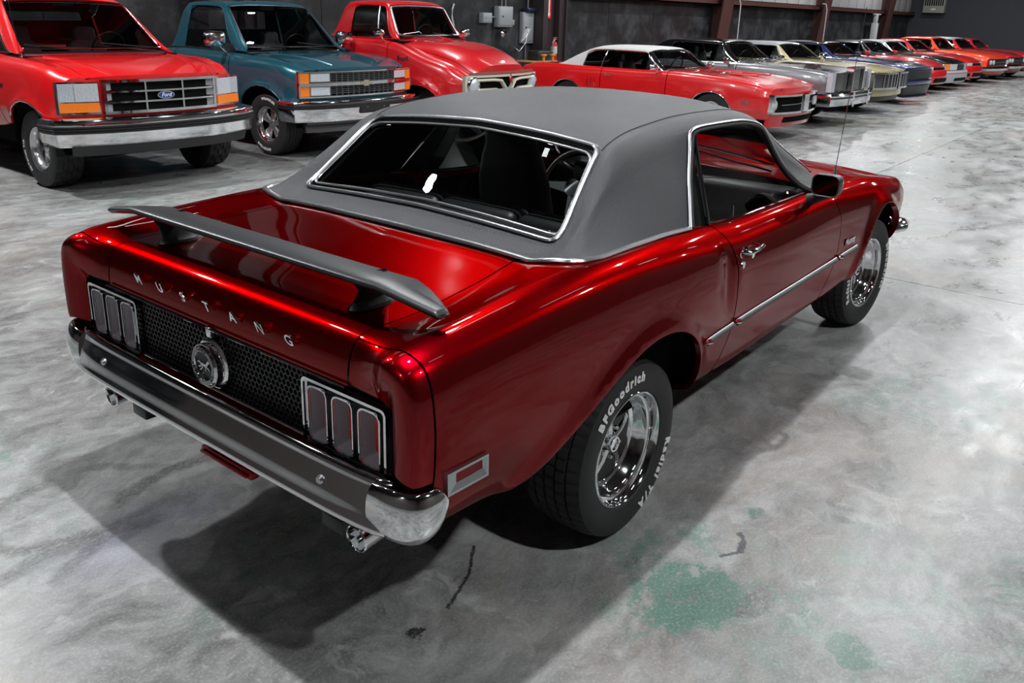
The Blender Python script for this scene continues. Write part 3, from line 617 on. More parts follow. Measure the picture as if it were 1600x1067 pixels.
def both(mb, name, mats, parent, **k):
    a = mb.build(name, mats, parent, **k); b = mb.flipped().build(name, mats, parent, **k); return a, b
LIN = 12.0
# --- quarter panels
dr = [(.640,None,4.0),(.665,.90,0),(.685,.80,0),(.690,.70,0),(.680,.60,0),(.655,.50,0),(.625,.42,0)]
def seam_pts(tbl, dx):
    out = []
    for x, z, s in tbl:
        out.append((x+dx, s) if z is None else (lambda q: (q[0], q[1]))(bs(x+dx, z)))
    u = out[-1][0]; return out+[(u, 11.6)]
rear_seam_q = seam_pts(dr, -.004); rear_seam_d = seam_pts(dr, .004)
arch_r = [bs(x, z, 5) for x, z in RARCH[1:]]
EXT = -.985
decks = [(-.30,1.93),(-.5,2.0),(-.75,2.06),(-.93,2.06),(EXT,2.04)]
qpoly = [(EXT, 2.04)] + decks[::-1][1:] + [(-.28, 3.0), (.0, 3.3), (.40, 3.5)] + rear_seam_q + [(.43, 11.6)] + arch_r + [(-.80, bs(-.80,.49)[1]+.4), (-.93, bs(-.93,.49)[1]+.2), (EXT, bs(-.98,.50)[1])]
mb = MB(); panel(mb, body, qpoly, 0.03, 0.25, depth=.02); quarter_r, quarter_l = None, None
both_q = both(mb, 'quarter_panel', CANDY, hero)
# --- quarter extensions at the tail corners
epoly = [(EXT-.006, 2.04), (EXT-.006, bs(-.99,.655)[1]), (-1.05, body.inv(-1.045,.655,2,s0=7.5,u0=-1.12,u1=-1.0)[1]), (-1.12, 8.6), (-1.155, 8.6), (-1.155, 4.2), (-1.12, 2.04)]
mb = MB(); panel(mb, body, epoly, 0.012, 0.2, depth=.02); both(mb, 'quarter_extension', CANDY, hero)
# body strip under the lamps, behind the bumper
# --- trunk lid
tl = [(u, s-.03) for u, s in decks]
tpoly = [(-.285, 0)] + [(-.285, 1.9)] + [tl[0]] + tl[1:] + [(-1.06, 2.0), (-1.13, 2.0), (-1.13, 0)]
mb = MB(); panel(mb, body, tpoly, 0.03, 0.2, depth=.0); k = len(mb.v)
mb.mirror(); trunk = mb.build('trunk_lid', CANDY, hero)
# --- doors
df = [(1.925,None,4.0),(1.94,.88,0),(1.955,.78,0),(1.945,.70,0),(1.915,.60,0),(1.86,.50,0),(1.82,.43,0)]
fs_d = seam_pts(df, -.004); fs_f = seam_pts(df, .004)
dpoly = rear_seam_d[:-1] + [bs(.64,.395)] + [bs(x,.385) for x in (.9,1.2,1.5)] + [bs(1.80,.39)] + fs_d[:-1][::-1] + [(1.925, 3.75), (.66, 3.75)]
mb = MB(); panel(mb, body, dpoly, 0.035, 0.25, depth=.03); doors = both(mb, 'door', CANDY, hero)
# --- rocker panels
rp = [bs(.60,.375)]+[bs(x,.377) for x in (.9,1.2,1.5)]+[bs(1.83,.38), (1.9, 12), (.5, 12), bs(.52,.39)]
mb = MB(); panel(mb, body, rp, 0.05, 0.25, depth=.01); both(mb, 'rocker_panel', CANDY, hero)
# --- front fenders and hood
arch_f = [bs(x, z, 5) for x, z in FARCH if z > .36]
fpoly = fs_f + [(2.10, 11.6), (2.29, 11.4)] + arch_f[::-1] + [(3.2, 10.8), (3.58, 10.5), (3.58, 2.12), (2.7, 2.12), (2.05, 2.12), (1.935, 3.0)]
mb = MB(); panel(mb, body, fpoly, 0.035, 0.25, depth=.03); fenders = both(mb, 'front_fender', CANDY, hero)
mb = MB(); panel(mb, body, [(2.08, 0), (2.08, 2.06), (3.40, 2.06), (3.40, 0)], 0.035, 0.25, depth=0)
# low scoop on the hood
mb.mirror(); hood = mb.build('hood', CANDY, hero)
mb = MB(); panel(mb, body, [(3.41, 0), (3.41, 2.06), (3.59, 2.06), (3.59, 0)], 0.035, 0.25, depth=0); mb.mirror(); mb.build('nose_panel', CANDY, hero)
mb = MB(); panel(mb, body, [(1.90, 0), (1.90, 2.9), (2.07, 2.9), (2.07, 0)], 0.05, 0.4, depth=0); mb.mirror(); mb.build('cowl', CANDY, hero)
mb = MB(); mb.box(3.56, 3.60, -.62, .62, .50, .77, .01); mb.build('front_grille', BLACK, hero)
for s in (-1, 1):
    mb = MB(); mb.lathe([(.085, 0), (.09, -.02), (.078, -.03), (.075, 0)], 28); mb.lathe([(.075, -.012), (.05, -.03), (0.0005, -.036)], 28)
    o = mb.build('headlamp', CHROME, hero); o.location = (3.63, s*.56, .66); o.rotation_euler = (0, 0, PI/2)
# front bumper
path = [(3.30, -.76), (3.42, -.80), (3.54, -.78), (3.62, -.68), (3.68, -.35), (3.69, 0)]
path = path+[(x, -y) for x, y in path[:-1][::-1]]
mb = MB(); mb.tube([(x-.03, y, .485) for x, y in path], .062, 12, flat=.55); mb.tube([(x-.03, y, .485) for x, y in path], [.02]*len(path), 8)
mb.build('front_bumper', CHROME, hero)

# --- underbody, wheel wells
mb = MB()
mb.box(-.50, 3.3, -.55, .55, .27, .50); mb.box(.55, 2.0, -.79, .79, .365, .44)
mb.box(-.95, -.60, -.80, .80, .50, .90); mb.box(-.60, .55, -.60, .60, .45, .92); mb.box(3.25, 3.5, -.72, .72, .42, .75)
mb.box(2.0, 3.1, -.58, .58, .45, .76); mb.box(-.95, -.5, -.6, .6, .44, .55)
for y0, y1 in ((-.845, -.79), (.79, .845)):
    mb.box(.44, .64, y0, y1, .42, .88); mb.box(1.9, 2.25, y0-(-.02 if y0 < 0 else .02), y1, .42, .80)
mb.build('underbody', DARK, hero, smooth=False)
# wheel-well liners
for cx, a0, a1, rx in ((0.0, 12, 168, .47), (2.743, 12, 168, .46)):
    for s in (-1, 1):
        P = []
        for k in range(13):
            a = math.radians(a0+(a1-a0)*k/12); P.append([(cx+rx*math.cos(a)*(1.25 if (cx == 0 and math.cos(a) < 0) else 1), s*y, .33+.46*math.sin(a)) for y in (.80 if cx > 1 else .85, .60)])
        mb = MB(); mb.grid(P); mb.build('wheel_well', DARK, hero)

# --- greenhouse
def gst(u, *yz): return st(u, *yz)
gnet = [
 gst(-.36, (0,.992),(.3,.990),(.60,.990),(.66,.998),(.70,1.004),(.73,1.008),(.755,1.012),(.785,1.012)),
 gst(-.26, (0,1.002),(.3,1.001),(.60,1.001),(.66,1.012),(.70,1.02),(.73,1.020),(.757,1.018),(.785,1.014)),
 gst(-.15, (0,1.055),(.3,1.052),(.60,1.040),(.655,1.055),(.69,1.075),(.72,1.063),(.752,1.035),(.785,1.015)),
 gst(0.0, (0,1.18),(.3,1.172),(.575,1.155),(.63,1.175),(.668,1.170),(.70,1.125),(.740,1.07),(.783,1.015)),
 gst(.13, (0,1.285),(.3,1.277),(.555,1.262),(.61,1.272),(.648,1.252),(.69,1.17),(.735,1.09),(.781,1.012)),
 gst(.22, (0,1.341),(.3,1.333),(.545,1.312),(.598,1.314),(.640,1.284),(.685,1.19),(.730,1.10),(.779,1.010)),
 gst(.40, (0,1.383),(.3,1.375),(.535,1.348),(.588,1.337),(.632,1.303),(.680,1.20),(.728,1.10),(.776,1.0)),
 gst(.75, (0,1.408),(.3,1.400),(.525,1.370),(.578,1.356),(.622,1.320),(.674,1.19),(.724,1.08),(.772,.972)),
 gst(1.10, (0,1.402),(.3,1.394),(.515,1.364),(.568,1.350),(.612,1.315),(.668,1.175),(.720,1.06),(.768,.957)),
 gst(1.42, (0,1.357),(.3,1.349),(.505,1.320),(.558,1.308),(.602,1.277),(.660,1.15),(.715,1.04),(.766,.950)),
 gst(1.56, (0,1.278),(.3,1.27),(.51,1.245),(.565,1.232),(.612,1.20),(.665,1.10),(.716,1.01),(.764,.948)),
 gst(1.85, (0,1.115),(.3,1.105),(.56,1.08),(.625,1.07),(.665,1.05),(.700,1.00),(.735,.965),(.762,.942)),
 gst(2.10, (0,.975),(.3,.97),(.64,.955),(.69,.95),(.715,.947),(.735,.944),(.75,.941),(.76,.938)),
]
gh = Skin(gnet, du=0.01, su=0.022, ss=0.17, spi=24)
# rear window opening (param space)
wz = [(-.155, 0), (-.158, 1.97), (.195, 2.02), (.205, 0)]
win = soft([(-.152, -.001), (-.165, 2.30), (.178, 2.10), (.196, -.001)], [0, .16, .16, 0], n=6)
side_top = 4.05
sw = soft([(.52, 7.0), (.70, side_top), (1.46, side_top), (1.815, 7.0)], [0, .12, .08, 0], n=5)
vpoly = [(-.255, 0)] + win + [(1.49, 0), (1.485, 2.6), (1.47, 3.75)] + sw[:-1][::-1][0:0]
swrev = [p for p in sw if p[0] <= 1.44]
vpoly = [(-.262, 0)] + win + [(1.49, 0), (1.48, 2.6), (1.475, 3.6), (1.45, 3.93)] + [(.80, 3.93)] + soft([(.84, 3.93), (.68, 3.93), (.545, 5.6), (.450, 7.0)], [0, .3, 0, 0], False)[1:] + [(.3, 7.0), (.1, 7.0), (-.15, 7.0), (-.225, 6.6), (-.262, 5.6), (-.285, 3.5), (-.285, 2.2), (-.265, 1.2)]
mb = MB(); panel(mb, gh, vpoly, 0.028, 0.22, depth=.03); 
mb.mirror(); roof = lab(mb.build('vinyl_roof', VINYL, hero), 'charcoal grey vinyl roof cover with fine grain')
# stitched seams
mb = MB()
for s in (1, -1):
    pts = [(x, y*s, z) for x, y, z in on(gh, [(.165, 2.22), (.22, 2.38), (.5, 2.48), (1.47, 2.5)], .0005)]
    mb.tube(pts, .0022, 6)
mb.build('seam', mat('seam_dark', (.02, .02, .022), .6), roof)
# inner headliner so the roof has an inside
mb = MB(); panel(mb, gh, [(.24, 0), (1.44, 0), (1.42, 3.8), (.64, 3.8), (.50, 5.4), (.41, 6.9), (-.1, 6.9), (.1, 2.7), (.22, 2.4)], .06, .5, depth=0, off=-.035); mb.mirror(); mb.build('headliner', DARK, hero)

# glass
def gpanel(name, poly, m, off=-.012, mirror=True, parent=None):
    mb = MB(); panel(mb, gh, poly, .05, .4, depth=0, off=off, lip=0)
    if mirror: mb.mirror()
    return mb.build(name, m, parent or hero)
rw = gpanel('rear_window', win, GLASS)
for off, r, g in ((.004, .010, 0), (-.002, .007, .030)):
    q = soft([(-.152+g, 0), (-.165+g, 2.30-g*3.5), (.178-g, 2.10-g*3.5), (.196-g, 0)], [0, .16, .16, 0], n=6)
    half = on(gh, q[:], off, False, (.02, .12)); full = half+[(x, -y, z) for x, y, z in half[::-1]]
    mb = MB(); mb.tube(full, r, 8, closed=True, flat=.7); mb.build('window_trim', BTRIM, rw)
q0 = [(-.152, 0), (-.165, 2.30), (.178, 2.10), (.196, 0)]
mb = MB(); a = on(gh, win, -.003, False, (.02, .12)); b = on(gh, soft([(-.135, 0), (-.145, 2.22), (.158, 2.02), (.178, 0)], [0, .16, .16, 0], n=6), -.016, False, (.02, .12))
nn_ = min(len(a), len(b)); a2 = [a[int(i*(len(a)-1)/(nn_-1))] for i in range(nn_)]; b2 = [b[int(i*(len(b)-1)/(nn_-1))] for i in range(nn_)]
mb.grid([a2, b2]); mb.v += []; mb.mirror(); mb.build('window_gasket', RUBBER, rw)
ws = gpanel('windshield', [(1.53, 0), (2.04, 0), (2.02, 2.3), (1.88, 3.1), (1.53, 3.1)], GLASS)
mb = MB(); h = on(gh, [(1.505, 0), (1.50, 2.9), (1.52, 3.4), (1.86, 3.4), (2.02, 2.6), (2.07, 0)], .002); mb.tube(h+[(x, -y, z) for x, y, z in h[::-1]], .011, 8, closed=True, flat=.6); mb.build('window_trim', BTRIM, ws)
# side glass and pillars
for s in (-1, 1):
    m1 = MB(); panel(m1, gh, [(.645, 7.05), (.745, side_top+.1), (1.47, side_top+.1), (1.83, 7.05)], .05, .4, depth=0, off=-.02, lip=0)
    m2 = MB(); panel(m2, gh, soft([(.47, 7.05), (.69, side_top+.1), (.74, side_top+.1), (.64, 7.05)], [0, .1, 0, 0]), .05, .4, depth=0, off=-.02, lip=0)
    # A pillar: black with a painted outer strip
    m3 = MB(); panel(m3, gh, [(1.47, 3.4), (1.86, 3.4), (2.0, 5.6), (1.99, 7.1), (1.85, 7.1), (1.50, side_top+.03)], .05, .4, depth=.03, off=0)
    m4 = MB(); fr_ = on(gh, [(.642, 7.05), (.742, side_top+.05)], -.012); m4.tube(fr_, .0095, 8)
    m5 = MB(); m5.tube(on(gh, [(.458, 7.0)]+soft([(.465, 6.9), (.560, 5.5), (.69, side_top-.1), (1.45, side_top-.1), (1.80, 7.0)], [0, 0, .16, .12, 0], False)[1:], .004), .0068, 8, flat=.7)
    m6 = MB(); m6.tube(on(gh, soft([(.485, 6.98), (.58, 5.5), (.712, side_top+.03), (1.44, side_top+.03), (1.78, 7.0)], [0, 0, .14, .12, 0], False), -.004), .011, 8, flat=.8)
    for nm, m, mt in (('side_window', m1, GLASS), ('quarter_window', m2, GLASS), ('windshield_pillar', m3, BLACK), ('window_divider', m4, CHROME), ('drip_rail', m5, BTRIM), ('window_seal', m6, RUBBER)):
        (m if s > 0 else m.flipped()).build(nm, mt, hero)
    m7 = MB(); m7.tube(on(body, [(.66, 3.72), (1.2, 3.72), (1.85, 3.72)], .002), .006, 6, flat=.7); (m7 if s > 0 else m7.flipped()).build('belt_molding', CHROME, hero)
    # vinyl edge molding: up the quarter and across the tail
    m8 = MB(); m8.tube(on(gh, [(.455, 7.0), (.40, 7.02), (.1, 7.02), (-.15, 7.02), (-.228, 6.6), (-.268, 5.6), (-.288, 3.5), (-.288, 2.2), (-.268, 1.2), (-.265, 0)], .003), .0115, 8, flat=.7)
    (m8 if s > 0 else m8.flipped()).build('vinyl_edge_molding', BTRIM, roof)
# lock knob
mb = MB(); mb.tube([(.93, -.735, .93), (.93, -.728, 1.0)], [.004, .006], 8); mb.build('lock_knob', CHROME, hero)

# --- rear end: lamp panel, lamps, honeycomb, trim, letters
XR = -.985
mb = MB(); mb.box(-.915, -.90, -.77, .77, .57, .83, 0); mb.box(XR+.012, -.915, -.42, .42, .60, .83, 0); mb.box(XR+.006, -.915, -.77, .77, .805, .835, 0); mb.box(XR+.006, -.915, -.77, .77, .57, .612, 0); mb.box(XR+.01, -.915, -.80, -.735, .57, .83, 0); mb.box(XR+.01, -.915, .735, .80, .57, .83, 0); mb.build('tail_panel', BLACK, hero, smooth=False)
mb = MB(); mb.tube([(-1.012, -.60, .822), (-1.012, .60, .822)], .0045, 6); mb.tube([(-1.0, -.41, .622), (-1.0, .41, .622)], .0045, 6); mb.build('tail_trim_strip', CHROME, hero)
# honeycomb
mb = MB(); mb.box(XR+.002, XR+.02, -.41, .41, .622, .815); 
hx = .0098; R3 = math.sqrt(3)
cells = []
row = 0; z = .626
while z < .812:
    y = -.408+(hx if row % 2 else 0)
    while y < .408: cells.append((y, z)); y += 2*hx
    z += hx*R3; row += 1
hexo = [(math.cos(math.radians(30+60*k)), math.sin(math.radians(30+60*k))) for k in range(6)]
RH = hx/math.cos(math.radians(30))
for y, z in cells:
    vs = []; 
    for rr, xx in ((1.0, XR-.006), (.80, XR-.006), (.72, XR+.003)): vs += [(xx, y+RH*rr*c, z+RH*rr*d) for c, d in hexo]
    fs = []
    for k in range(6):
        l = (k+1) % 6; fs += [(k, l, 6+l, 6+k), (6+k, 6+l, 12+l, 12+k)]
    mb.add(vs, fs)
o = mb.build('honeycomb_panel', mat('honeycomb_black', (.011, .011, .012), .36), hero, smooth=False); lab(o, 'black honeycomb panel between the tail lamps')
mb = MB(); mb.box(-1.016, -.998, -.012, .012, .795, .828, .004); mb.build('key_cover', CHROME, hero)
# tail lamp clusters
for s in (-1, 1):
    F = frame((XR-.004, s*.582, .705), (0, -1, 0), (0, 0, 1))   # local x = -y, y = z, z = -x (backwards)
    mb = MB(); mb.ring(rrect(.322, .196, .018), rrect(.306, .180, .012), 0, .022, F); mb.ring(rrect(.306, .18, .012), rrect(.296, .17, .010), 0, .012, F)
    cl = mb.build('tail_lamp', CHROME, hero)
    mb = MB()
    for k in (-1, 0, 1): mb.ring(rrect(.0998, .176, .002, cx=k*.099), rrect(.071, .151, .018, cx=k*.099), -.015, .003, F)
    mb.build('lamp_backing', BLACK, cl)
    for k in (-1, 0, 1):
        cx = k*.099
        mb = MB(); mb.ring(rrect(.080, .160, .022, cx=cx), rrect(.072, .152, .018, cx=cx), 0, .022, F)
        mb.ring(rrect(.072, .152, .018, cx=cx), rrect(.068, .148, .017, cx=cx), .0, .016, F)
        mb.build('lamp_bezel', CHROME, cl)
        a = rrect(.070, .150, .018, cx=cx); b = rrect(.050, .126, .010, cx=cx, cy=.0)
        m2 = MB(); n = len(a); m2.add([(x, y, .018) for x, y in a]+[(x, y, -.026) for x, y in b], [(i, (i+1) % n, n+(i+1) % n, n+i) for i in range(n)], 0, F)
        m2.build('lamp_reflector', mat('lamp_silver', (.50, .52, .56), .35, .4), cl)
        m3 = MB(); m3.add([(x, y, -.024) for x, y in b], [tuple(range(n))], 0, F); m3.build('lens', REDL, cl)
# body colour below the deck sides next to lamps
# letters
for i, ch in enumerate('MUSTANG'):
    y = .381-.1268*i
    vs, fs = text_geo(ch, .048, .06, 0.0 if ch == 'S' else .012)
    F = frame((-1.006, y, .889), (0, -1, 0), (-.32, 0, 1)); F.translation += Vector((-.0035, 0, 0))
    mb = MB(); mb.add(vs, fs, 0, F); mb.build('letter', CHROME, trunk, smooth=False)
# filler cap
F = Matrix.Translation((XR-.004, 0, .712)) @ Matrix.Rotation(-PI/2, 4, 'Z') @ Matrix.Diagonal((1, 1, 1, 1))
mb = MB(); mb.lathe([(.078, 0), (.078, -.018), (.070, -.024), (.066, -.024), (.064, -.03), (.064, -.045), (.058, -.052), (.046, -.052), (.043, -.046), (.043, -.040)], 48, M=F)
for k in range(64):
    a = 2*PI*k/64; mb.tube([(XR-.004-.030, .0645*math.cos(a), .712+.0645*math.sin(a)), (XR-.004-.045, .0645*math.cos(a), .712+.0645*math.sin(a))], .0022, 5)
cap = mb.build('fuel_cap', CHROME, hero)
mb = MB(); mb.lathe([(.043, -.041), (.0005, -.044)], 32, M=F); mb.build('cap_face', BLACK, cap)
mb = MB(); mb.lathe([(.0572, -.0525), (.0470, -.0525)], 48, M=F); mb.build('cap_ring', mat('cap_ring_grey', (.25, .25, .26), .3, .8), cap)
# lettering around the cap ring
for word, a0 in (('FORD', 90), ('MOTOR', 210), ('CO', 330)):
    for i, ch in enumerate(word):
        a = math.radians(a0+(len(word)-1)*7-14*i); vs, fs = text_geo(ch, .011, .05, .02)
        c, d = math.cos(a), math.sin(a)
        # seen from behind the car, +y is to the left
        FF = frame((XR-.0578, -c*.0522, .712+d*.0522), (0, -d, -c), (0, -c, d)); mb = MB(); mb.add(vs, fs, 0, FF); mb.build('ring_letter', BLACK if ch != 'F' else REDL, cap, smooth=False)
# running horse emblem
FF = frame((XR-.0492, 0, .712), (0, -1, 0), (0, 0, 1)); mb = MB()
for pts in ([(-.50,.18),(-.30,.26),(.10,.20),(.45,.30),(.62,.12),(.50,-.06),(.15,-.04),(-.25,.02),(-.50,-.04)], [(.42,.28),(.62,.50),(.80,.62),(.90,.66),(1.12,.46),(1.06,.38),(.88,.42),(.74,.22),(.62,.10)],
            [(-.48,.16),(-.70,.34),(-1.05,.30),(-1.20,.12),(-1.0,.20),(-.74,.20),(-.52,.02)], [(.50,.06),(.82,-.04),(1.02,-.22),(1.12,-.20),(1.10,-.30),(.94,-.28),(.74,-.14),(.44,-.06)],
            [(.30,.02),(.44,-.26),(.28,-.46),(.20,-.40),(.32,-.26),(.16,-.02)], [(-.26,.06),(-.44,-.24),(-.70,-.42),(-.82,-.40),(-.80,-.48),(-.64,-.50),(-.32,-.30),(-.10,.02)], [(-.50,.08),(-.72,-.10),(-1.0,-.14),(-1.08,-.24),(-.96,-.24),(-.66,-.20),(-.36,-.02)]):
    mb.prism([(x*.028, y*.034) for x, y in pts], -.002, .003, FF)
mb.build('horse_emblem', BTRIM, cap, smooth=False)

# --- rear bumper
prof = [(-.020, .012), (-.006, .058), (.006, .066), (.018, .060), (.022, .048), (.024, .038), (.043, .002), (.054, -.034), (.062, -.050), (.062, -.060), (.052, -.070), (.030, -.074), (.0, -.066), (-.016, -.04)]   # (outward, z)
bp = [(-1.035, 0), (-1.035, .25), (-1.033, .5), (-1.028, .66), (-1.018, .75), (-1.010, .772)]
P = []
for i, (x, y) in enumerate(bp):
    a = bp[max(0, i-1)]; b = bp[min(len(bp)-1, i+1)]; tx, ty = b[0]-a[0], b[1]-a[1]; L = math.hypot(tx, ty); nx, ny = -ty/L, tx/L
    if i == 0: nx, ny = -1, 0
    P.append([(x+nx*o, y+ny*o, .566+dz) for o, dz in prof])
def rs(P, k=6):
    A = np.array(P); n = len(A); B = pchip(np.arange(n), A, np.linspace(0, n-1, (n-1)*k+1)); return B
Pm = gsmooth(rs(P, 8), 2.0, 0, mirror0=np.array([1, -1, 1]))
# smooth the section
def loopsm(A, k=4, sig=1.6):
    n = A.shape[1]; idx = np.linspace(0, n, n*k, endpoint=False); i0 = idx.astype(int); t = (idx-i0)[None, :, None]
    B = A[:, i0]*(1-t)+A[:, (i0+1) % n]*t; K = 6; ker = np.exp(-.5*(np.arange(-K, K+1)/sig)**2); ker /= ker.sum()
    return sum(ker[j+K]*np.roll(B, j, axis=1) for j in range(-K, K+1))
Pm = loopsm(Pm)
mb = MB(); mb.grid([[tuple(p) for p in r] for r in Pm], closed=True); mb.mirror()
# wrap-round bumper ends
EP = []
for t, (cx, cy, sc, zc, hh) in enumerate(((-1.056, .735, 1, .560, .066), (-1.060, .79, 1, .561, .073), (-1.044, .85, 1, .563, .073), (-1.012, .880, 1, .567, .070), (-.978, .886, 1, .576, .062), (-.962, .884, 1, .586, .042), (-.955, .880, 1, .594, .012))):
    sec = []
    for k in range(16):
        a = 2*PI*k/16; sec.append((a, .024, hh))
    EP.append((cx, cy, zc, hh))
q = []
for i, (cx, cy, zc, hh) in enumerate(EP):
    a = EP[max(0, i-1)]; b = EP[min(len(EP)-1, i+1)]; tx, ty = b[0]-a[0], b[1]-a[1]; L = math.hypot(tx, ty); nx, ny = -ty/L, tx/L
    q.append([(cx+nx*(.030*math.cos(2*PI*k/20)*(1 if math.cos(2*PI*k/20) > 0 else .5)-.012), cy+ny*(.030*math.cos(2*PI*k/20)*(1 if math.cos(2*PI*k/20) > 0 else .5)-.012), zc+hh*math.sin(2*PI*k/20)) for k in range(20)])
q = gsmooth(rs(q, 4), 1.2, 0)
m2 = MB(); m2.grid([[tuple(p) for p in r] for r in q], closed=True); m2.add([tuple(p) for p in q[0]]+[tuple(p) for p in q[-1]], [tuple(range(20)), tuple(range(20, 40))])
k = len(mb.v); mb.add(m2.v, m2.f); m3 = m2.flipped(); mb.add(m3.v, m3.f)
bump = mb.build('rear_bumper', CHROME, hero, sharp=60)
for s in (-1, 1):
    mb = MB(); F = Matrix.Translation((-1.068, s*.56, .573)) @ Matrix.Rotation(-PI/2, 4, 'Z'); mb.lathe([(.013, .01), (.013, -.004), (.009, -.009), (.0005, -.011)], 16, M=F); mb.build('bumper_bolt', SATIN, bump)
# valance under the tail, body colour, plus the red tag below the bumper
mb = MB(); mb.box(-.985, -.955, -.80, .80, .455, .60, .008); mb.build('rear_valance', CANDY, hero)
mb = MB(); mb.box(-1.09, -1.06, -.28, -.035, .463, .490, .006); mb.box(-1.10, -1.085, -.27, -.045, .472, .482, .003); mb.build('tow_bar_plate', CANDY, hero)
for s in (-1, 1):
    mb = MB(); F = Matrix.Translation((-1.055, s*.615-.075, .455)) @ Matrix.Rotation(-PI/2, 4, 'Z') @ Matrix.Rotation(.06, 4, 'X')
    mb.lathe([(.036, .35), (.036, 0), (.038, -.012), (.034, -.016), (.031, -.01), (.030, .3)], 24, M=F); mb.build('exhaust_tip', CHROME, hero)
    mb = MB(); mb.box(-1.04, -.90, s*.49-.07-.042, s*.49-.07+.042, .405, .450, .006); mb.build('bumper_bracket', BLACK, hero)
# side marker lamps
for s in (-1, 1):
    a, b, c_, d = [body.P(*bs(x, z)) for x, z in ((-.955, .60), (-.815, .60), (-.805, .67), (-.945, .67))]
    o_ = Vector((a+b+c_+d)/4); ex = Vector(b-a); ey = Vector(d-a); nrm = Vector(body.Nn(*bs(-.88, .635)))
    F = frame(o_+nrm*.002, ex, ey)
    if F.col[2].to_3d().dot(nrm) < 0: F = frame(o_+nrm*.002, -ex, ey)
    mb = MB(); ou = [(-.078, -.036), (.066, -.036), (.078, .036), (-.066, .036)]; inn = [(-.068, -.028), (.059, -.028), (.069, .028), (-.058, .028)]
    mb.ring(ou, inn, -.004, .008, F)
    vs = [(x, y, .007) for x, y in inn]; ib = [(-.058, -.006), (.022, -.006), (.026, .022), (-.052, .022)]
    mb.add(vs+[(x, y, -.004) for x, y in ib], [(i, (i+1) % 4, 4+(i+1) % 4, 4+i) for i in range(4)], 0, F)
    m2 = MB(); m2.add([(x, y, -.003) for x, y in ib], [(0, 1, 2, 3)], 0, F)
    if s < 0: mb = mb.flipped(); m2 = m2.flipped()
    mk = mb.build('marker_lamp', SATIN, hero, smooth=False); m2.build('lens', REDL, mk)

# --- rear wing
wy = [-.795, -.775, -.60, -.3, 0, .3, .60, .775, .795]
def wing_sec(y):
    a = abs(y)
    if a <= .60: xr, xf, z = -.905+.0*a, -.745, 1.050-.0*a
    else:
        t = (a-.60)/.195; xr, xf, z = -.905+.02*t, -.745-.055*t*t-.03*t, 1.050-.034*t
    th = .013 if a < .79 else .004
    ks = [(xr, -.004), (xr-.004, .004), (xr+.006, .012), (xr+.05, .012), ((xr+xf)/2, .008), (xf-.03, .000), (xf, -.006), (xf-.03, -.012), ((xr+xf)/2, -.010), (xr+.03, -.014), (xr+.008, -.012)]
    return [(x, y, z+dz*(1 if a < .79 else .4)+.012*(xr-x+.16)/.16*.6) for x, dz in ks]
ys = []
for a, b in zip(wy[:-1], wy[1:]): ys += [a+(b-a)*k/3 for k in range(3)]
ys.append(wy[-1])
P = np.array([wing_sec(y) for y in ys]); P = loopsm(P, 3, 1.2)
mb = MB(); mb.grid([[tuple(p) for p in r] for r in P], closed=True); n = P.shape[1]; mb.add([tuple(p) for p in P[0]]+[tuple(p) for p in P[-1]], [tuple(range(n)), tuple(range(n, 2*n))[::-1]])
wing = mb.build('rear_wing', MATTE, hero, sharp=50)
for s in (-1, 1):
    pts = []
    for z, xr, xf, t in ((.955, -.885, -.715, .024), (.964, -.880, -.722, .022), (.975, -.870, -.745, .012), (1.01, -.868, -.768, .010), (1.05, -.895, -.765, .011)):
        pts.append([(((xr+xf)/2)+(xf-xr)/2*math.cos(2*PI*k/16), s*(.475+(.02 if z > 1 else 0))+t*math.sin(2*PI*k/16)*(1.6 if z < .97 else 1), z+.006) for k in range(16)])
    mb = MB(); mb.grid(pts, closed=True); mb.build('wing_stanchion', BLACK, wing)

# --- side mouldings, handles, badge, mirror, antenna
for i, (xa, xb, endcap) in enumerate(((.42, .668, 0), (.70, 1.90, 1), (1.94, 2.235, 1))):
    for s in (1, -1):
        pth = [bs(x, .600) for x in np.linspace(xa, xb, 12)]
        m = MB(); c = on(body, pth, .004); m.tube(c, .0085, 8, flat=.5, up=(0, 1, 0)); 
        m2 = MB(); m2.tube([(x, y+.005, z-.010) for x, y, z in c], .007, 8, flat=.5, up=(0, 1, 0))
        m3 = MB(); p = c[0]; m3.tube([(p[0]-.012, p[1]+.002, p[2]), (p[0]+.01, p[1]+.006, p[2]), (p[0]+.03, p[1]+.002, p[2])], [.008, .016, .008], 8, flat=.6)
        if s < 0: m, m2, m3 = m.flipped(), m2.flipped(), m3.flipped()
        par = [both_q[0] if s > 0 else both_q[1], doors[0] if s > 0 else doors[1], fenders[0] if s > 0 else fenders[1]][i]
        o = m.build('side_molding', BTRIM, hero); m2.build('rubber_insert', TRIMB, o); m3.build('molding_end', CHROME, o)
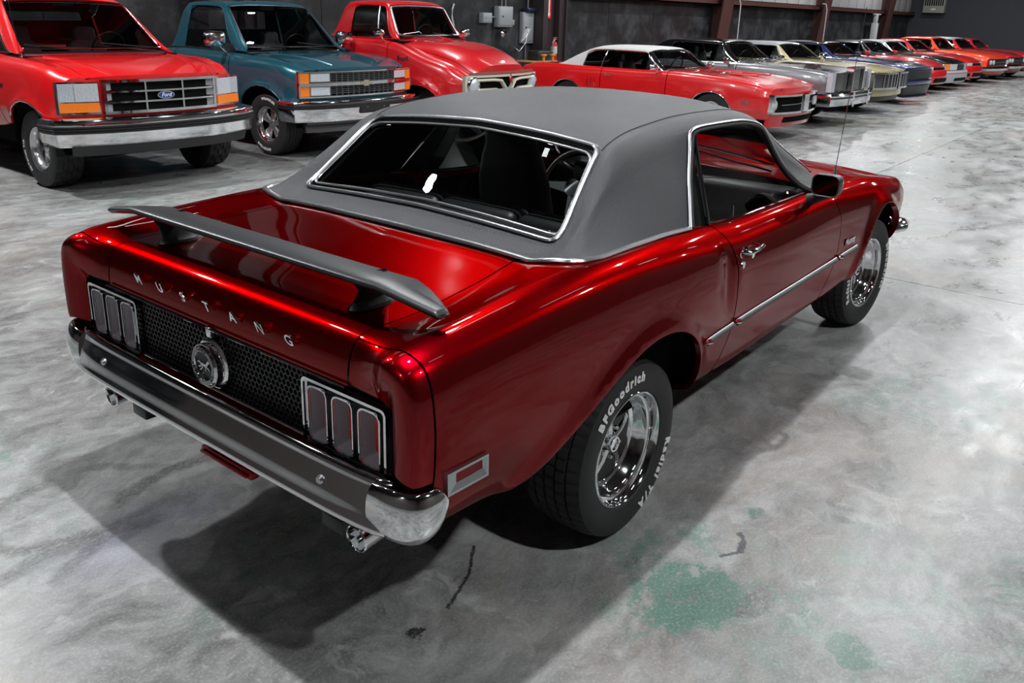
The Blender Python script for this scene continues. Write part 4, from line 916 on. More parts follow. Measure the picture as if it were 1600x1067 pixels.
for s in (1, -1):
    p = Vector(body.P(*bs(.74, .872))); q = Vector(body.P(*bs(.86, .872)))
    m = MB(); m.tube([p+Vector((-.01, .0, 0)), p+Vector((.0, .03, .0)), p+Vector((.05, .040, .004)), q+Vector((0, .040, .006)), q+Vector((.02, .03, .004)), q+Vector((.022, 0, .004))], [.014, .015, .010, .010, .011, .009], 10, flat=.8)
    m.tube([p+Vector((.03, .006, -.012)), p+Vector((.03, .034, -.016))], .012, 12)
    m.lathe([(.0005, .0), (.03, .0), (.034, -.006), (.03, -.008)], 16, M=Matrix.Translation(p+Vector((.0, .002, -.004))) @ Matrix.Rotation(PI, 4, 'Z') @ Matrix.Diagonal((1.1, 1, .7, 1)))
    m2 = MB(); pk = Vector(body.P(*bs(.715, .826))); m2.lathe([(.0005, -.008), (.011, -.007), (.012, 0)], 16, M=Matrix.Translation(pk) @ Matrix.Rotation(PI, 4, 'Z') @ Matrix.Diagonal((1, 1, 1.3, 1)))
    if s < 0: m, m2 = m.flipped(), m2.flipped()
    m.build('door_handle', CHROME, doors[0] if s > 0 else doors[1]); m2.build('door_lock', CHROME, doors[0] if s > 0 else doors[1])
    # fender script
    pc = Vector(body.P(*bs(2.10, .655))); nn = Vector(body.Nn(*bs(2.10, .655)))
    vs, fs = text_geo('Mustang', .045, .06, .03, .3)
    F = frame(pc+nn*.003, (-s*-1*-1 if False else 0, 0, 0) if False else (1, 0, 0), (0, 0, 1))
    if s > 0:   # left side reads front-to-back
        F = frame(pc+nn*.003, (-1, 0, 0), (0, 0, 1))
        mb = MB(); mb.add(vs, fs, 0, F)
    else:
        pc.y = -pc.y; nn.y = -nn.y; F = frame(pc+nn*.003, (1, 0, 0), (0, 0, 1)); mb = MB(); mb.add(vs, fs, 0, F)
    mb.build('script_badge', CHROME, fenders[0] if s > 0 else fenders[1], smooth=False)
    # mirror
    mb = MB(); c = Vector((1.60, s*.885, 1.015))
    for part in (0,):
        loops = []
        for dx, sc in ((-.035, .90), (-.038, .98), (-.03, 1.0), (.01, 1.0), (.05, .86), (.07, .55), (.075, .1)):
            loops.append([(c.x+dx, c.y+x*sc, c.z+y*sc) for x, y in rrect(.125, .10, .03, 5)])
        mb.grid(loops, closed=True)
    mb.tube([(c.x+.02, s*.80, .93), (c.x+.02, s*.84, .945), (c.x+.01, s*.88, .965)], [.030, .024, .020], 10)
    mi = mb.build('door_mirror', BLACK, doors[0] if s > 0 else doors[1])
    mb = MB(); mb.add([(c.x-.0345, c.y+x*.93, c.z+y*.93) for x, y in rrect(.12, .095, .028, 5)], [tuple(range(24))]); mb.build('mirror_glass', mat('mirror_glass', (.05, .052, .055), .04, 1.0), mi)
base = Vector((2.02, -.775, .918))
mb = MB(); mb.tube([base+Vector((0, 0, -.004)), base+Vector((0, 0, .008)), base+Vector((.0, 0, .02))], [.026, .024, .012], 14); mb.tube([base, base+Vector((.008, 0, .05)), base+Vector((.02, 0, .12))], [.012, .009, .006], 10)
mb.tube([base+Vector((.02, 0, .12)), base+Vector((.14, 0, .88))], [.0022, .0014], 6); mb.build('antenna', CHROME, hero)

# --- cabin
mb = MB(); mb.box(-.2, 2.0, -.72, .72, .40, .42); mb.box(-.22, -.18, -.75, .75, .4, .95); mb.box(1.88, 1.93, -.75, .75, .4, .93)
mb.box(-.2, 1.95, -.775, -.745, .4, .925); mb.box(-.2, 1.95, .745, .775, .4, .925); mb.build('cabin_tub', DARK, hero, smooth=False)
mb = MB(); mb.box(-.30, .20, -.66, .66, .955, .972, .006); mb.build('parcel_shelf', mat('shelf_black', (.02, .02, .021), .7), hero)
mb = MB()
for y0, y1 in ((-.63, -.20), (-.203, .203), (.20, .63)):
    mb.box(.15, .29, y0, y1, .60, 1.005, .045, seg=4)
mb.box(.16, .72, -.62, .62, .5, .66, .05); mb.build('rear_seat', SEAT, hero)
for s in (-1, 1):
    mb = MB(); P = []
    for z, wd, xo in ((.60, .25, 0), (.80, .25, -.03), (.95, .235, -.055), (1.06, .20, -.07), (1.12, .17, -.08), (1.20, .165, -.09), (1.245, .15, -.092), (1.265, .10, -.09)):
        th = .055 if z < 1.08 else .045
        if z > 1.26: th = .02
        P.append([(.98+xo+y, s*.41+x, z) for x, y in rrect(1.7*wd, 2*th, th*.8, 4)])
    mb.grid(P, closed=True); mb.add(P[-1], [tuple(range(len(P[-1])))]); mb.box(.95, 1.45, s*.41-.22, s*.41+.22, .52, .66, .05); mb.build('front_seat', SEAT, hero)
mb = MB(); mb.box(1.68, 1.92, -.72, .72, .72, .93, .05, seg=3); mb.box(1.64, 1.75, .18, .56, .80, .955, .04); mb.build('dashboard', BLACK, hero)
# steering wheel on the left
mb = MB(); F = frame((1.30, .30, .865), (0, 1, 0), (.40, 0, 1))
ringp = [(.20*math.cos(2*PI*k/40), .20*math.sin(2*PI*k/40), 0) for k in range(40)]
mb.tube(ringp, .011, 10, closed=True, M=F); sw_ = mb.build('steering_wheel', mat('steering_rim', (.16, .14, .12), .35), hero)
mb = MB(); mb.prism([(-.19, -.012), (-.19, .012), (-.03, .03), (.03, .03), (.19, .012), (.19, -.012), (.03, -.03), (-.03, -.03)], -.004, .004, F); mb.prism([(-.012, -.175), (.012, -.175), (.03, -.02), (-.03, -.02)], -.004, .004, F); mb.build('wheel_spokes', SATIN, sw_)
mb = MB(); mb.prism(ell(.045, .045), -.03, .02, F); mb.tube([F @ Vector((0, 0, .02)), F @ Vector((0, 0, .3))] if False else [(1.31, .30, .86), (1.62, .32, .76)], .025, 10); mb.build('wheel_hub', CHROME, sw_)
mb = MB(); mb.box(1.42, 1.44, -.12, .12, 1.255, 1.315, .01); mb.tube([(1.43, 0, 1.31), (1.46, 0, 1.335)], .008); mb.build('rear_view_mirror', BLACK, hero)
mb = MB(); mb.tube([(2.03, .1, .975), (1.95, .3, 1.01), (1.86, .55, 1.03)], .006, 6); mb.tube([(2.04, -.45, .965), (1.98, -.25, 1.0), (1.90, 0, 1.06)], .006, 6); mb.build('wiper', BLACK, hero)
# window stickers / latch inside right glass are too small to read and are left off

# ---------------------------------------------------------------- wheels
def tyre_prof(R, w, rim):
    h = w/2
    return [(rim, -h*.72), (rim+.012, -h*.86), (rim+.045, -h*1.0), (R-.035, -h*.99), (R-.018, -h*.93), (R-.008, -h*.84)], h
def make_tyre(R, w, rim, seg=200, knob=False):
    """local Y is the axle, outer face towards -Y"""
    mb = MB(); h = w/2
    # sections across the tread: (a, depth flag, rib id)
    tread = []
    ribs = 5; tw = h*1.66; gw = .008
    rw_ = (tw-gw*(ribs-1))/ribs; a = -tw/2
    for i in range(ribs):
        tread += [(a, 0, i), (a+rw_, 0, i)]; a += rw_
        if i < ribs-1: tread += [(a+.001, 1, -1), (a+gw-.001, 1, -1)]; a += gw
    left = [(rim-.004, -h*.70), (rim+.006, -h*.80), (rim+.02, -h*.93), (rim+.05, -h*1.0), (R-.045, -h*1.0), (R-.026, -h*.97), (R-.014, -h*.92)]
    nper = seg
    vs = []; prof_n = None; fs = []
    for i in range(nper):
        an = 2*PI*i/nper; row = []
        for r, y in left: row.append((r, y))
        for y, g, rb in tread:
            crown = .006*(abs(y)/(tw/2))**3*1.6
            r = R-crown-(.009 if g else 0)
            if rb >= 0:
                ph = (i+rb*2+(1 if rb % 2 else 0)) % 4
                if (knob and ph in (0, 1)) or (not knob and ph == 0): r -= .0045 if not knob else .014
            row.append((r, y))
        for r, y in left[::-1]: row.append((r, -y))
        c, d = math.cos(an), math.sin(an); prof_n = len(row)
        vs += [(r*c, y, r*d) for r, y in row]
    for i in range(nper):
        j = (i+1) % nper
        for k in range(prof_n-1): fs.append((i*prof_n+k, i*prof_n+k+1, j*prof_n+k+1, j*prof_n+k))
    mb.add(vs, fs); return mb
def ring_text(mb, word, r, ang, size, y, track=1.0, ext=.02, bold=.03, outward=True, shear=0.0):
    """white letters round the sidewall, read from the -Y side; ang = centre angle in degrees in the XZ plane (x right, z up as seen from -Y)"""
    wd = []
    for ch in word:
        vs, fs = text_geo(ch, size, ext, bold, shear) if ch != ' ' else ([], [])
        wd.append((max(v[0] for v in vs)-min(v[0] for v in vs)) if vs else size*.35)
    gap = size*.10*track; tot = sum(wd)+gap*(len(word)-1); t = tot/2
    for ch, wch in zip(word, wd):
        t -= wch/2; a = math.radians(ang)+t/r*(1 if outward else -1); t -= wch/2+gap
        if ch == ' ': continue
        vs, fs = text_geo(ch, size, ext, bold, shear); c, d = math.cos(a), math.sin(a)
        up = (c, 0, d) if outward else (-c, 0, -d); ex = (d, 0, -c) if outward else (-d, 0, c)
        mb.add(vs, fs, 0, frame((r*c, y, r*d), ex, up))
def mag_wheel(parent, loc, R, w, flip, words, spin=0.0, steer=0.0):
    """chrome five-spoke steel wheel on a raised-white-letter tyre"""
    root = MB(); rim = .192
    T = make_tyre(R, w, rim); h = w/2
    wheel = T.build('wheel', RUBBER, parent, sharp=25)
    Mx = Matrix.Translation(loc) @ Matrix.Rotation(steer, 4, 'Z') @ (Matrix.Rotation(PI, 4, 'Z') if flip else Matrix.Identity(4)); wheel.matrix_local = Mx
    for word, a in words:
        mb = MB(); ring_text(mb, word, (R+rim)/2+.010, a, .046, -h-.0015, bold=.05, track=1.6); mb.build('sidewall_lettering', WHITE, wheel, smooth=False)
    mb = MB(); mb.lathe([(rim-.006, -h*.68), (.204, -h*.76), (.209, -h*.85), (.206, -h*.92), (.200, -h*.93), (.193, -h*.86), (.189, -h*.74), (.187, -h*.66), (.179, -h*.64), (.176, -h*.60), (.174, -h*.44), (.166, -h*.40), (.163, -h*.22), (.160, -h*.20), (.152, -h*.17), (.148, -h*.12), (.142, h*.0), (.136, h*.05), (.134, h*.5)], 96)
    mb.build('rim', CHROME, wheel, sharp=60)
    mb = MB(); mb.lathe([(.160, h*.1), (.0005, h*.1)], 40); mb.lathe([(.185, h*.8), (.185, -h*.3)], 40); mb.build('brake_drum', DARK, wheel)
    for k in range(5):
        mb = MB(); a = spin+2*PI*k/5; c, d = math.cos(a), math.sin(a)
        M = frame((0, -h*.22, 0), (c, 0, d), (-d, 0, c))
        # tapered raised spoke with a centre ridge
        P = []
        for r, wdt, zz in ((.030, .017, .006), (.07, .013, .004), (.105, .014, -.002), (.140, .024, -.012)):
            P.append([(r, -wdt, zz-.010), (r, -wdt*.8, zz), (r, -.002, zz+.006), (r, .002, zz+.006), (r, wdt*.8, zz), (r, wdt, zz-.010)])
        Mm = frame((0, -h*.22, 0), (c, 0, d), (-d, 0, c))
        if (Mm.to_3x3() @ Vector((0, 0, 1))).y > 0: Mm = Mm @ Matrix.Diagonal((1, -1, -1, 1))
        mb.grid(P, M=Mm); mb.build('spoke', CHROME, wheel)
    for k in range(5):
        mb = MB(); a = spin+PI/5+2*PI*k/5; c, d = math.cos(a), math.sin(a)
        M = Matrix.Translation((.056*c, -h*.20, .056*d)); mb.lathe([(.009, .02), (.009, -.006), (.006, -.016), (.0005, -.018)], 10, M=M); mb.build('lug_nut', CHROME, wheel)
    mb = MB(); mb.lathe([(.030, .01), (.032, -h*.22-.006), (.030, -h*.22-.022), (.027, -h*.22-.026), (.022, -h*.22-.026), (.020, -h*.22-.020), (.0005, -h*.22-.020)], 28)
    hc = mb.build('centre_cap', CHROME, wheel)
    mb = MB()
    for k in range(5):
        a = 2*PI*(k+.5)/5+spin; c, d = math.cos(a), math.sin(a)
        Mm = frame((0, -h*.17, 0), (c, 0, d), (-d, 0, c)); 
        pts = [(.045, -.022), (.125, -.058), (.132, 0), (.125, .058), (.045, .022), (.038, 0)]
        mb.prism(pts, -.001, .001, Mm)
    mb.lathe([(.150, -h*.10), (.03, -h*.16)], 40)
    mb.build('wheel_disc', BLACK, wheel)
    return wheel
RT, FT = .3175, .3263
mag_wheel(hero, Vector((0, -.745, RT)), RT, .235, False, (('BFGoodrich', 112), ('Radial T/A', -42)), .35)
mag_wheel(hero, Vector((2.743, -.725, FT)), FT, .215, False, (('BFGoodrich', 0), ('Radial T/A', 180)), .1, -.10)
mag_wheel(hero, Vector((0, .745, RT)), RT, .235, True, (('BFGoodrich', 90), ('Radial T/A', -90)), .2)
mag_wheel(hero, Vector((2.743, .725, FT)), FT, .215, True, (('BFGoodrich', 90), ('Radial T/A', -90)), .5, -.10)
mb = MB(); mb.tube([(0, -.64, .31), (0, .64, .31)], .04, 10); mb.tube([(2.743, -.62, .31), (2.743, .62, .31)], .03, 10); mb.build('axle', DARK, hero)
# ================================================================ PARKED VEHICLES (local X forward, origin under the front axle)
DEF = dict(nose=.95, tail=-3.75, hw=.90, zf=.78, zc=.93, zb=.93, zd=.95, zt=.88, zm=.66, sill=.24, xb=-.75, xt=-1.35, rt=-2.25, rb=-3.0,
           zr=1.33, hwr=.56, hwb=.76, wb=-2.8, ar=.36, R=.33, bow=.12, peak=.0, wt=.21, door=(-.72, -1.95), flare=.012, crown=.015, track=.76,
           fend=0.0, zlow=.30, front_taper=.93)
def lerp(a, b, t): return a+(b-a)*t
class Car:
    def __init__(c, name, label, cat, loc, deg, mats, group=None, **p):
        c.p = dict(DEF); c.p.update(p); p = c.p; c.m = mats
        c.root = thing(name, label, cat, (loc[0], loc[1], 0), math.radians(deg), group)
        c.xf = lambda y: p['nose']-p['bow']*min(1.2, abs(y)/p['hw'])**2.4
        N = []
        zu = pchip([p['tail'], p['rb']-.08, p['rb']+.04, p['xt'], p['xb'], p['xb']+.35, lerp(p['xb'], p['nose'], .75), p['nose']],
                   np.array([p['zt'], p['zd'], p['zb'], p['zb'], p['zc'], p['zc']-.005, lerp(p['zc'], p['zf'], .45), p['zf']]), np.linspace(p['tail'], p['nose'], 400))
        ztop = lambda x: float(np.interp(x, np.linspace(p['tail'], p['nose'], 400), zu))
        c.ztop = ztop
        xs = [p['tail'], p['tail']+.08, p['tail']+.4, p['wb']-.3, p['wb'], p['wb']+.5, lerp(p['wb'], 0, .5), -.9, -.5, 0, .3, p['nose']-.35, p['nose']-.12, p['nose']-.02]
        for i, x in enumerate(xs):
            z = ztop(x); w = p['hw']; fe = p['fend']*min(1, max(0, (x-p['xb']-.12)/.45)); t = (x-0)/(p['nose']) if x > 0 else 0
            if x > 0: w *= lerp(1, p['front_taper'], t**1.6)
            if x < p['wb']: w *= lerp(1, .93, ((p['wb']-x)/(p['wb']-p['tail']))**1.8)
            if x in (xs[6], xs[7]): w *= .985
            lo = p['sill'] if -.5 > x > p['wb']+.4 else p['zlow']
            ze = z+p['peak']; zm = min(p['zm'], z-.06); ends = 1 if i not in (0, len(xs)-1) else .95
            w *= ends
            sec = [(0, z+p['crown']), (.35*w, z+p['crown']*.9), (.68*w, z-fe*.3), (.79*w, ze-.012-fe), (.87*w, ze-.004-fe), (.945*w, ze-.035-fe), (.982*w, ze-.11-fe), (w, zm+.02), (w, zm-.08), (.99*w, lerp(zm, lo, .55)), (.965*w, lo+.07), (.93*w, lo), (.75*w, lo-.02)]
            if x > p['nose']-.2 or i == len(xs)-1: xx = [c.xf(y)-(p['nose']-x) for y, _ in sec]
            else:
                k = max(0, (x-0)/p['nose']); xx = [x-(p['nose']-c.xf(y))*k**2 for y, _ in sec]
            N.append((x, [(a, y, zz) for a, (y, zz) in zip(xx, sec)]))
        AR = lambda cx: [(cx+p['ar']*1.12*math.cos(math.radians(k)), p['R']+p['ar']*1.05*math.sin(math.radians(k))) for k in range(-25, 206, 15)]
        def bmp(B):
            X, Y, Z = B[..., 0], B[..., 1], B[..., 2]
            for cx in (0, p['wb']):
                B[..., 1] += ((Y > .55)*(Z < p['zc']-.02))*p['flare']*np.exp(-(curve_dist(X, Z, AR(cx))/.05)**2)
            return B
        c.sk = Skin(N, du=.02, su=.045, ss=.2, spi=12, bump=bmp); sk = c.sk; r = c.root; P = mats['paint']
        inv = lambda x, z, s0=5: sk.inv(x, z, 2, s0=s0)
        D0, D1 = p['door']; z0 = p['sill']+.04
        arc = lambda cx: [inv(x, z) for x, z in AR(cx) if z > p['zlow']+.03]
        cow = p['xb']+.14
        def mk(name, poly, m=P, both_=True, depth=.02, parent=r):
            mb = MB(); panel(mb, sk, poly, .07, .4, depth=depth)
            if both_ == 'mirror': mb.mirror(); return mb.build(name, m, parent)
            if both_: return both(mb, name, m, parent)
            return mb.build(name, m, parent)
        ne = p['nose']-.03
        c.hood = mk('hood', [(cow, 0), (cow, 2.5), (ne, 2.25), (ne, 0)], mats.get('hood', P), 'mirror', 0)
        a0 = arc(0); mk('front_fender', [(D0+.008, 3.2), (cow, 3.0), (cow, 2.54), (ne, 2.29), (ne, 11.3), (p['ar']+.15, 11.3)]+a0+[(-p['ar']*1.1-.1, 11.4), inv(D0+.008, z0)])
        c.doors = mk('door', [(D1+.008, 3.3), inv(D1+.008, z0), inv((D0+D1)/2, z0), inv(D0-.008, z0), (D0-.008, 3.2)])
        a1 = arc(p['wb']); 
        mk('quarter_panel', [(D1-.008, 3.3), (p['rt'], 3.2), (p['rb']-.06, 2.9 if not p.get('truck') else 3.2), (p['tail']+.03, 2.1 if not p.get('truck') else 3.2), (p['tail']+.03, 11), (p['wb']-p['ar']-.3, 11.3)]+a1[::-1]+[(p['wb']+p['ar']*1.1+.12, 11.4), inv(D1-.008, z0)])
        mk('rocker_panel', [inv(D1-.1, z0-.005), inv(D0+.05, z0-.005), (D0+.1, 12), (D1-.15, 12)], depth=.005)
        if not p.get('truck'): mk('trunk_lid', [(p['tail']+.03, 0), (p['tail']+.03, 2.05), (p['rb']-.06, 2.85), (p['rb']-.06, 0)], P, 'mirror', 0)
        mk('cowl', [(p['xb']-.12, 0), (p['xb']-.12, 3.2), (cow-.012, 2.6), (cow-.012, 0)], P, 'mirror', 0)
        # wheel arches
        for cx in (0, p['wb']):
            mb = MB(); mb.tube([tuple(sk.P(*q)+sk.Nn(*q)*.001) for q in arc(cx)], .008, 6); both(mb, 'arch_molding', mats.get('arch', P), r)
        # underbody and tub
        W = p['hw']; mb = MB(); zz = p['zlow']+.02
        mb.box(p['tail']+.1, p['nose']-.15, -W*.62, W*.62, zz-.08, zz+.25); mb.box(D1-.05, D0, -W*.9, W*.9, zz-.04, zz+.2)
        mb.box(p['wb']-.5, p['wb']+.5, -W*.66, W*.66, .3, p['zd']-.1); mb.box(-.48, min(.45, p['nose']-.3), -W*.60, W*.60, .3, min(p['zc']-.2, p['zf']-.16))
        mb.build('underbody', DARK, r, smooth=False)
        mb = MB()
        for cx in (0, p['wb']):
            for s in (-1, 1):
                mb = MB(); mb.grid([[(cx+p['ar']*1.2*math.cos(math.radians(a)), s*y, p['R']+p['ar']*1.13*math.sin(math.radians(a))) for y in (W*.93, W*.6)] for a in range(0, 181, 20)]); mb.build('wheel_well', DARK, r)
        # nose closing panel following the body section
        sec = [sk.P(ne, s) for s in np.linspace(0, 11, 34)]
        poly = [(y, z) for _, y, z in sec]; mb = MB(); vs = []; n = len(poly)
        rows = []
        for f in (0, .02, .2, .4, .6, .8, .985, 1.0):
            rows.append([(c.xf(y*f)-.03-(0.0 if f > .99 else .012), y*f, lerp(p['zlow']+.12, z, 1.0) if f > 1e9 else z if f > .985 else lerp(z, z, 1)) for y, z in poly])
        # strips between left and right edge
        rows = []
        for y, z in poly[8:]:
            rows.append([(c.xf(k)-.035-(p['nose']-ne)*.0, k, z) for k in np.linspace(-y*.995, y*.995, 13)])
        mb.grid(rows)
        # top part under the hood edge
        rows = [[(c.xf(k)-.035, k, z) for k in np.linspace(-poly[8][0], poly[8][0], 13)] for z in (poly[8][1], poly[8][1])]
        top = [(c.xf(y)-.035, y, z) for y, z in poly[:9]]; full = [(x, -y, z) for x, y, z in top[::-1]]+top[1:]
        base_ = [(x, y, poly[8][1]-.01) for x, y, z in full]; mb.grid([full, base_])
        c.fascia = mb.build('nose_panel', mats.get('fascia', P), r)
        c.green()
    def green(c):
        p = c.p; r = c.root; N = []
        zb = p['zb']; zr = p['zr']; hb = p['hwb']; hr_ = p['hwr']
        xb, xt, rt, rb = p['xb'], p['xt'], p['rt'], p['rb']
        for x, h in ((rb-.10, 0.0), (rb, .04), (lerp(rb, rt, .5), .56), (rt, .95), (rt+.12, .985) , (lerp(rt, xt, .5), 1.0), (xt-.08, .985), (xt+.02, .93), (lerp(xt, xb, .5), .50), (xb, .05), (xb+.10, -.005)):
            H = zr-zb; zc = zb+H*h+.0; hh = max(h, 0); hr = lerp(hb*.95, hr_, hh)
            N.append((x, [(x, a, b) for a, b in ((0, zc+.005), (.5*hr, zc), (.90*hr, zc-.022*hh), (.97*hr, zc-.036*hh), (lerp(1.03*hr, hb, .0), zc-.075*hh), (lerp(hr+.03, hb, .42), lerp(zc-.08*hh, zb, .38)), (lerp(hr+.03, hb, .75), lerp(zc-.08*hh, zb, .72)), (hb, zb))]))
        c.g = Skin(N, du=.015, su=.03, ss=.17, spi=12); g = c.g; m = c.m
        R = m.get('roof', m['paint'])
        D0, D1 = p['door']; st = 4.05
        wf = soft([(xt+.055, -.001), (xt+.05, 2.75), (xb-.03, 2.75), (xb-.005, -.001)], [0, .12, .12, 0])
        rw = soft([(rt-.035, -.001), (rt-.03, 2.3), (rb+.05, 2.3), (rb+.045, -.001)], [0, .12, .12, 0])
        sideR = p.get('side_rear', rt-.12)
        top = [(xt+.035, 0), (xt+.03, 3.0), (xt, 3.9), (sideR+.18, 3.93), (sideR+.03, 4.4), (sideR, 7.0), (rb-.05, 7.0), (rb-.04, 0)]+[(a, b) for a, b in rw[::-1]][0:]
        mb = MB(); panel(mb, g, top, .07, .4, depth=.02); mb.mirror(); c.roof = mb.build('roof', R, r)
        def gp(nm, poly, mt, off=-.01, mir=True):
            mb = MB(); panel(mb, g, poly, .1, .5, depth=0, off=off, lip=0)
            if mir: mb.mirror(); return mb.build(nm, mt, r)
            return both(mb, nm, mt, r)
        gl = m.get('glass', TINT)
        c.ws = gp('windshield', wf, gl); gp('rear_window', rw, gl)
        fr = lerp(xt, xb, .86)
        sg = soft([(sideR+.03, 7.0), (sideR+.05, st), (xt+.01, st), (fr, 7.0)], [0, .12, .08, 0])
        gp('side_window', sg, gl, -.012, False)
        mb = MB(); panel(mb, g, [(xt+.0, 4.0), (xt+.03, 2.95), (xt+.055, 2.7), (xb-.02, 2.7), (xb+.06, 4.5), (xb+.06, 7), (fr-.02, 7)], .08, .4, depth=.02); both(mb, 'windshield_pillar', m.get('pillar', m['paint']), r)
        tr = m.get('trim', CHROME)
        h = on(g, wf, .003, False, (.08, .4)); mb = MB(); mb.tube(h+[(x, -y, z) for x, y, z in h[::-1]], p.get('trimw', .009), 6, closed=True, flat=.6); mb.build('windshield_trim', tr, c.ws)
        mb = MB(); mb.tube(on(g, soft([(sideR+.03, 7.0), (sideR+.05, st-.1), (xt+.02, st-.1), (fr+.03, 7.0)], [0, .12, .08, 0], False), .004, False, (.08, .5)), .008, 6); both(mb, 'drip_rail', m.get('rail', tr), r)
        if p.get('vent'):
            v = p['vent']; mb = MB(); mb.tube(on(g, [(v, 7.0), (v-.06, st)], .0), .009, 6); both(mb, 'vent_divider', tr, r)
        mb = MB(); mb.tube(on(g, [(sideR, 7.0), (fr, 7.0)], .006), .009, 6); both(mb, 'belt_molding', m.get('belt', tr), r)
        # cabin
        zb = p['zb']; mb = MB(); a, b = rb+.15, xb+.1
        mb.box(a, b, -hb+.04, hb-.04, .35, .40); mb.box(a-.02, a, -hb+.03, hb-.03, .35, zb-.02); mb.box(b, b+.02, -hb+.03, hb-.03, .35, zb-.02)
        for s in (-1, 1): mb.box(a, b, s*hb-.03, s*hb+.03, .35, zb-.02)
        mb.build('cabin_tub', DARK, r, smooth=False)
        it = m.get('interior', SEAT)
        dz = p.get('seatz', zb+.08); sx = xb-.95
        for s in (-1, 1):
            mb = MB(); P = []
            for z, wd, xo in ((zb-.35, .24, 0), (zb-.1, .24, -.03), (dz, .20, -.06), (dz+.05, .13, -.07), (dz+.16, .12, -.08), (dz+.185, .08, -.08)):
                P.append([(sx+xo+y, s*.36+x, z) for x, y in rrect(2*wd, .11, .04, 3)])
            mb.grid(P, closed=True); mb.add(P[-1], [tuple(range(len(P[-1])))]); mb.build('front_seat', it, r)
        mb = MB(); mb.box(xb-.38, xb+.02, -hb+.04, hb-.04, zb-.2, zb-.005, .04); mb.build('dashboard', it, r)
        F = frame((xb-.48, .36, zb+.02), (0, 1, 0), (.42, 0, 1)); mb = MB()
        mb.tube([(.18*math.cos(2*PI*k/28), .18*math.sin(2*PI*k/28), 0) for k in range(28)], .011, 6, closed=True, M=F); mb.box(-.17, .17, -.012, .012, -.004, .004, M=F); mb.build('steering_wheel', BLACK, r)
        mb = MB(); mb.box(xt-.02, xt, -.11, .11, p['zr']-.12, p['zr']-.06, .01); mb.build('rear_view_mirror', BLACK, r)
        mb = MB()
        for y0, y1 in ((-.08, -.55), (.50, .05)):
            mb = MB(); q = on(g, [(xb+.01, abs(y0)/hb*3.2), (lerp(xb, xt, .12), abs(y1)/hb*3.2)], .014); sg_ = 1 if y0 > 0 else -1
            mb.tube([(x, y*sg_, z) for x, y, z in q], .007, 5); mb.build('wiper', m.get('wiper', BLACK), r)
    # elements that follow the bow of the nose
    def slab(c, mb, y0, y1, z0, z1, d0, d1, n=None, mi=0, tilt=0.0, xf=None):
        n = n or max(1, int(abs(y1-y0)/.12)); xf = xf or c.xf; P = []
        for k in range(n+1):
            y = lerp(y0, y1, k/n); x = xf(y); P.append([(x+d0, y, z0), (x+d1, y, z0), (x+d1+tilt, y, z1), (x+d0, y, z1)])
        mb.grid(P, mi=mi, closed=True); mb.add(P[0]+P[-1], [(0, 1, 2, 3), (4, 5, 6, 7)], mi); return mb
    def frame4(c, mb, y0, y1, z0, z1, t, d0, d1):
        c.slab(mb, y0, y1, z1-t, z1, d0, d1); c.slab(mb, y0, y1, z0, z0+t, d0, d1); c.slab(mb, y0, y0+t, z0, z1, d0, d1, 1); c.slab(mb, y1-t, y1, z0, z1, d0, d1, 1)
    def sweep(c, mb, prof, y0, y1, n=24, xf=None, wrap=0.0, mi=0):
        xf = xf or c.xf; P = []
        pth = [(xf(y), y) for y in np.linspace(y0, y1, n)]
        if wrap: pth = [(pth[0][0]-wrap, pth[0][1]-.015*np.sign(pth[0][1]-pth[-1][1])*-1*0+.0), (pth[0][0]-wrap*.4, pth[0][1]-.01)]+pth+[(pth[-1][0]-wrap*.4, pth[-1][1]+.01), (pth[-1][0]-wrap, pth[-1][1])]
        for i, (x, y) in enumerate(pth):
            a = pth[max(0, i-1)]; b = pth[min(len(pth)-1, i+1)]; tx, ty = b[0]-a[0], b[1]-a[1]; L = math.hypot(tx, ty); nx, ny = ty/L, -tx/L
            P.append([(x+nx*d, y+ny*d, z) for d, z in prof])
        mb.grid(P, closed=True, mi=mi); k = len(prof); mb.add(P[0]+P[-1], [tuple(range(k)), tuple(range(k, 2*k))], mi); return mb
    def part(c, name, mb, m, parent=None, label=None, **k):
        o = mb.build(name, m, parent or c.root, **k)
        if label: o['label'] = label
        return o
    def mirror_(c, m, x, y, z, w=.16, h=.10, round_=False, arm=True, both_=(-1, 1)):
        for s in both_:
            mb = MB(); sh = ell(w/2, h/2, 20) if round_ else rrect(w, h, h*.3, 4)
            loops = [[(x+dx, s*y+a*sc, z+b*sc) for a, b in sh] for dx, sc in ((-.03, .9), (-.035, 1.0), (.01, .98), (.045, .75), (.06, .2))]
            mb.grid(loops, closed=True); mb.add(loops[-1], [tuple(range(len(sh)))])
            if arm: mb.tube([(x, s*(y-.02), z-h*.3), (x+.01, s*(y-w*.45), z-h*.8), (x+.02, s*(c.p['hwb']+.05), z-h-.02)], .011, 6)
            c.part('side_mirror', mb, m)
            mb = MB(); mb.add([(x-.034, s*y+a*.93, z+b*.93) for a, b in sh], [tuple(range(len(sh)))]); c.part('mirror_glass', mb, MATS['mirror_glass'])
    def handle(c, m, x, z):
        for s in (-1, 1):
            q = c.sk.inv(x, z, 2, s0=5); p0 = Vector(c.sk.P(*q)); mb = MB(); mb.tube([p0, p0+Vector((.0, .03, 0)), p0+Vector((.12, .03, 0)), p0+Vector((.13, 0, 0))], .010, 6)
            (mb if s > 0 else mb.flipped()).build('door_handle', m, c.doors[0] if s > 0 else c.doors[1])
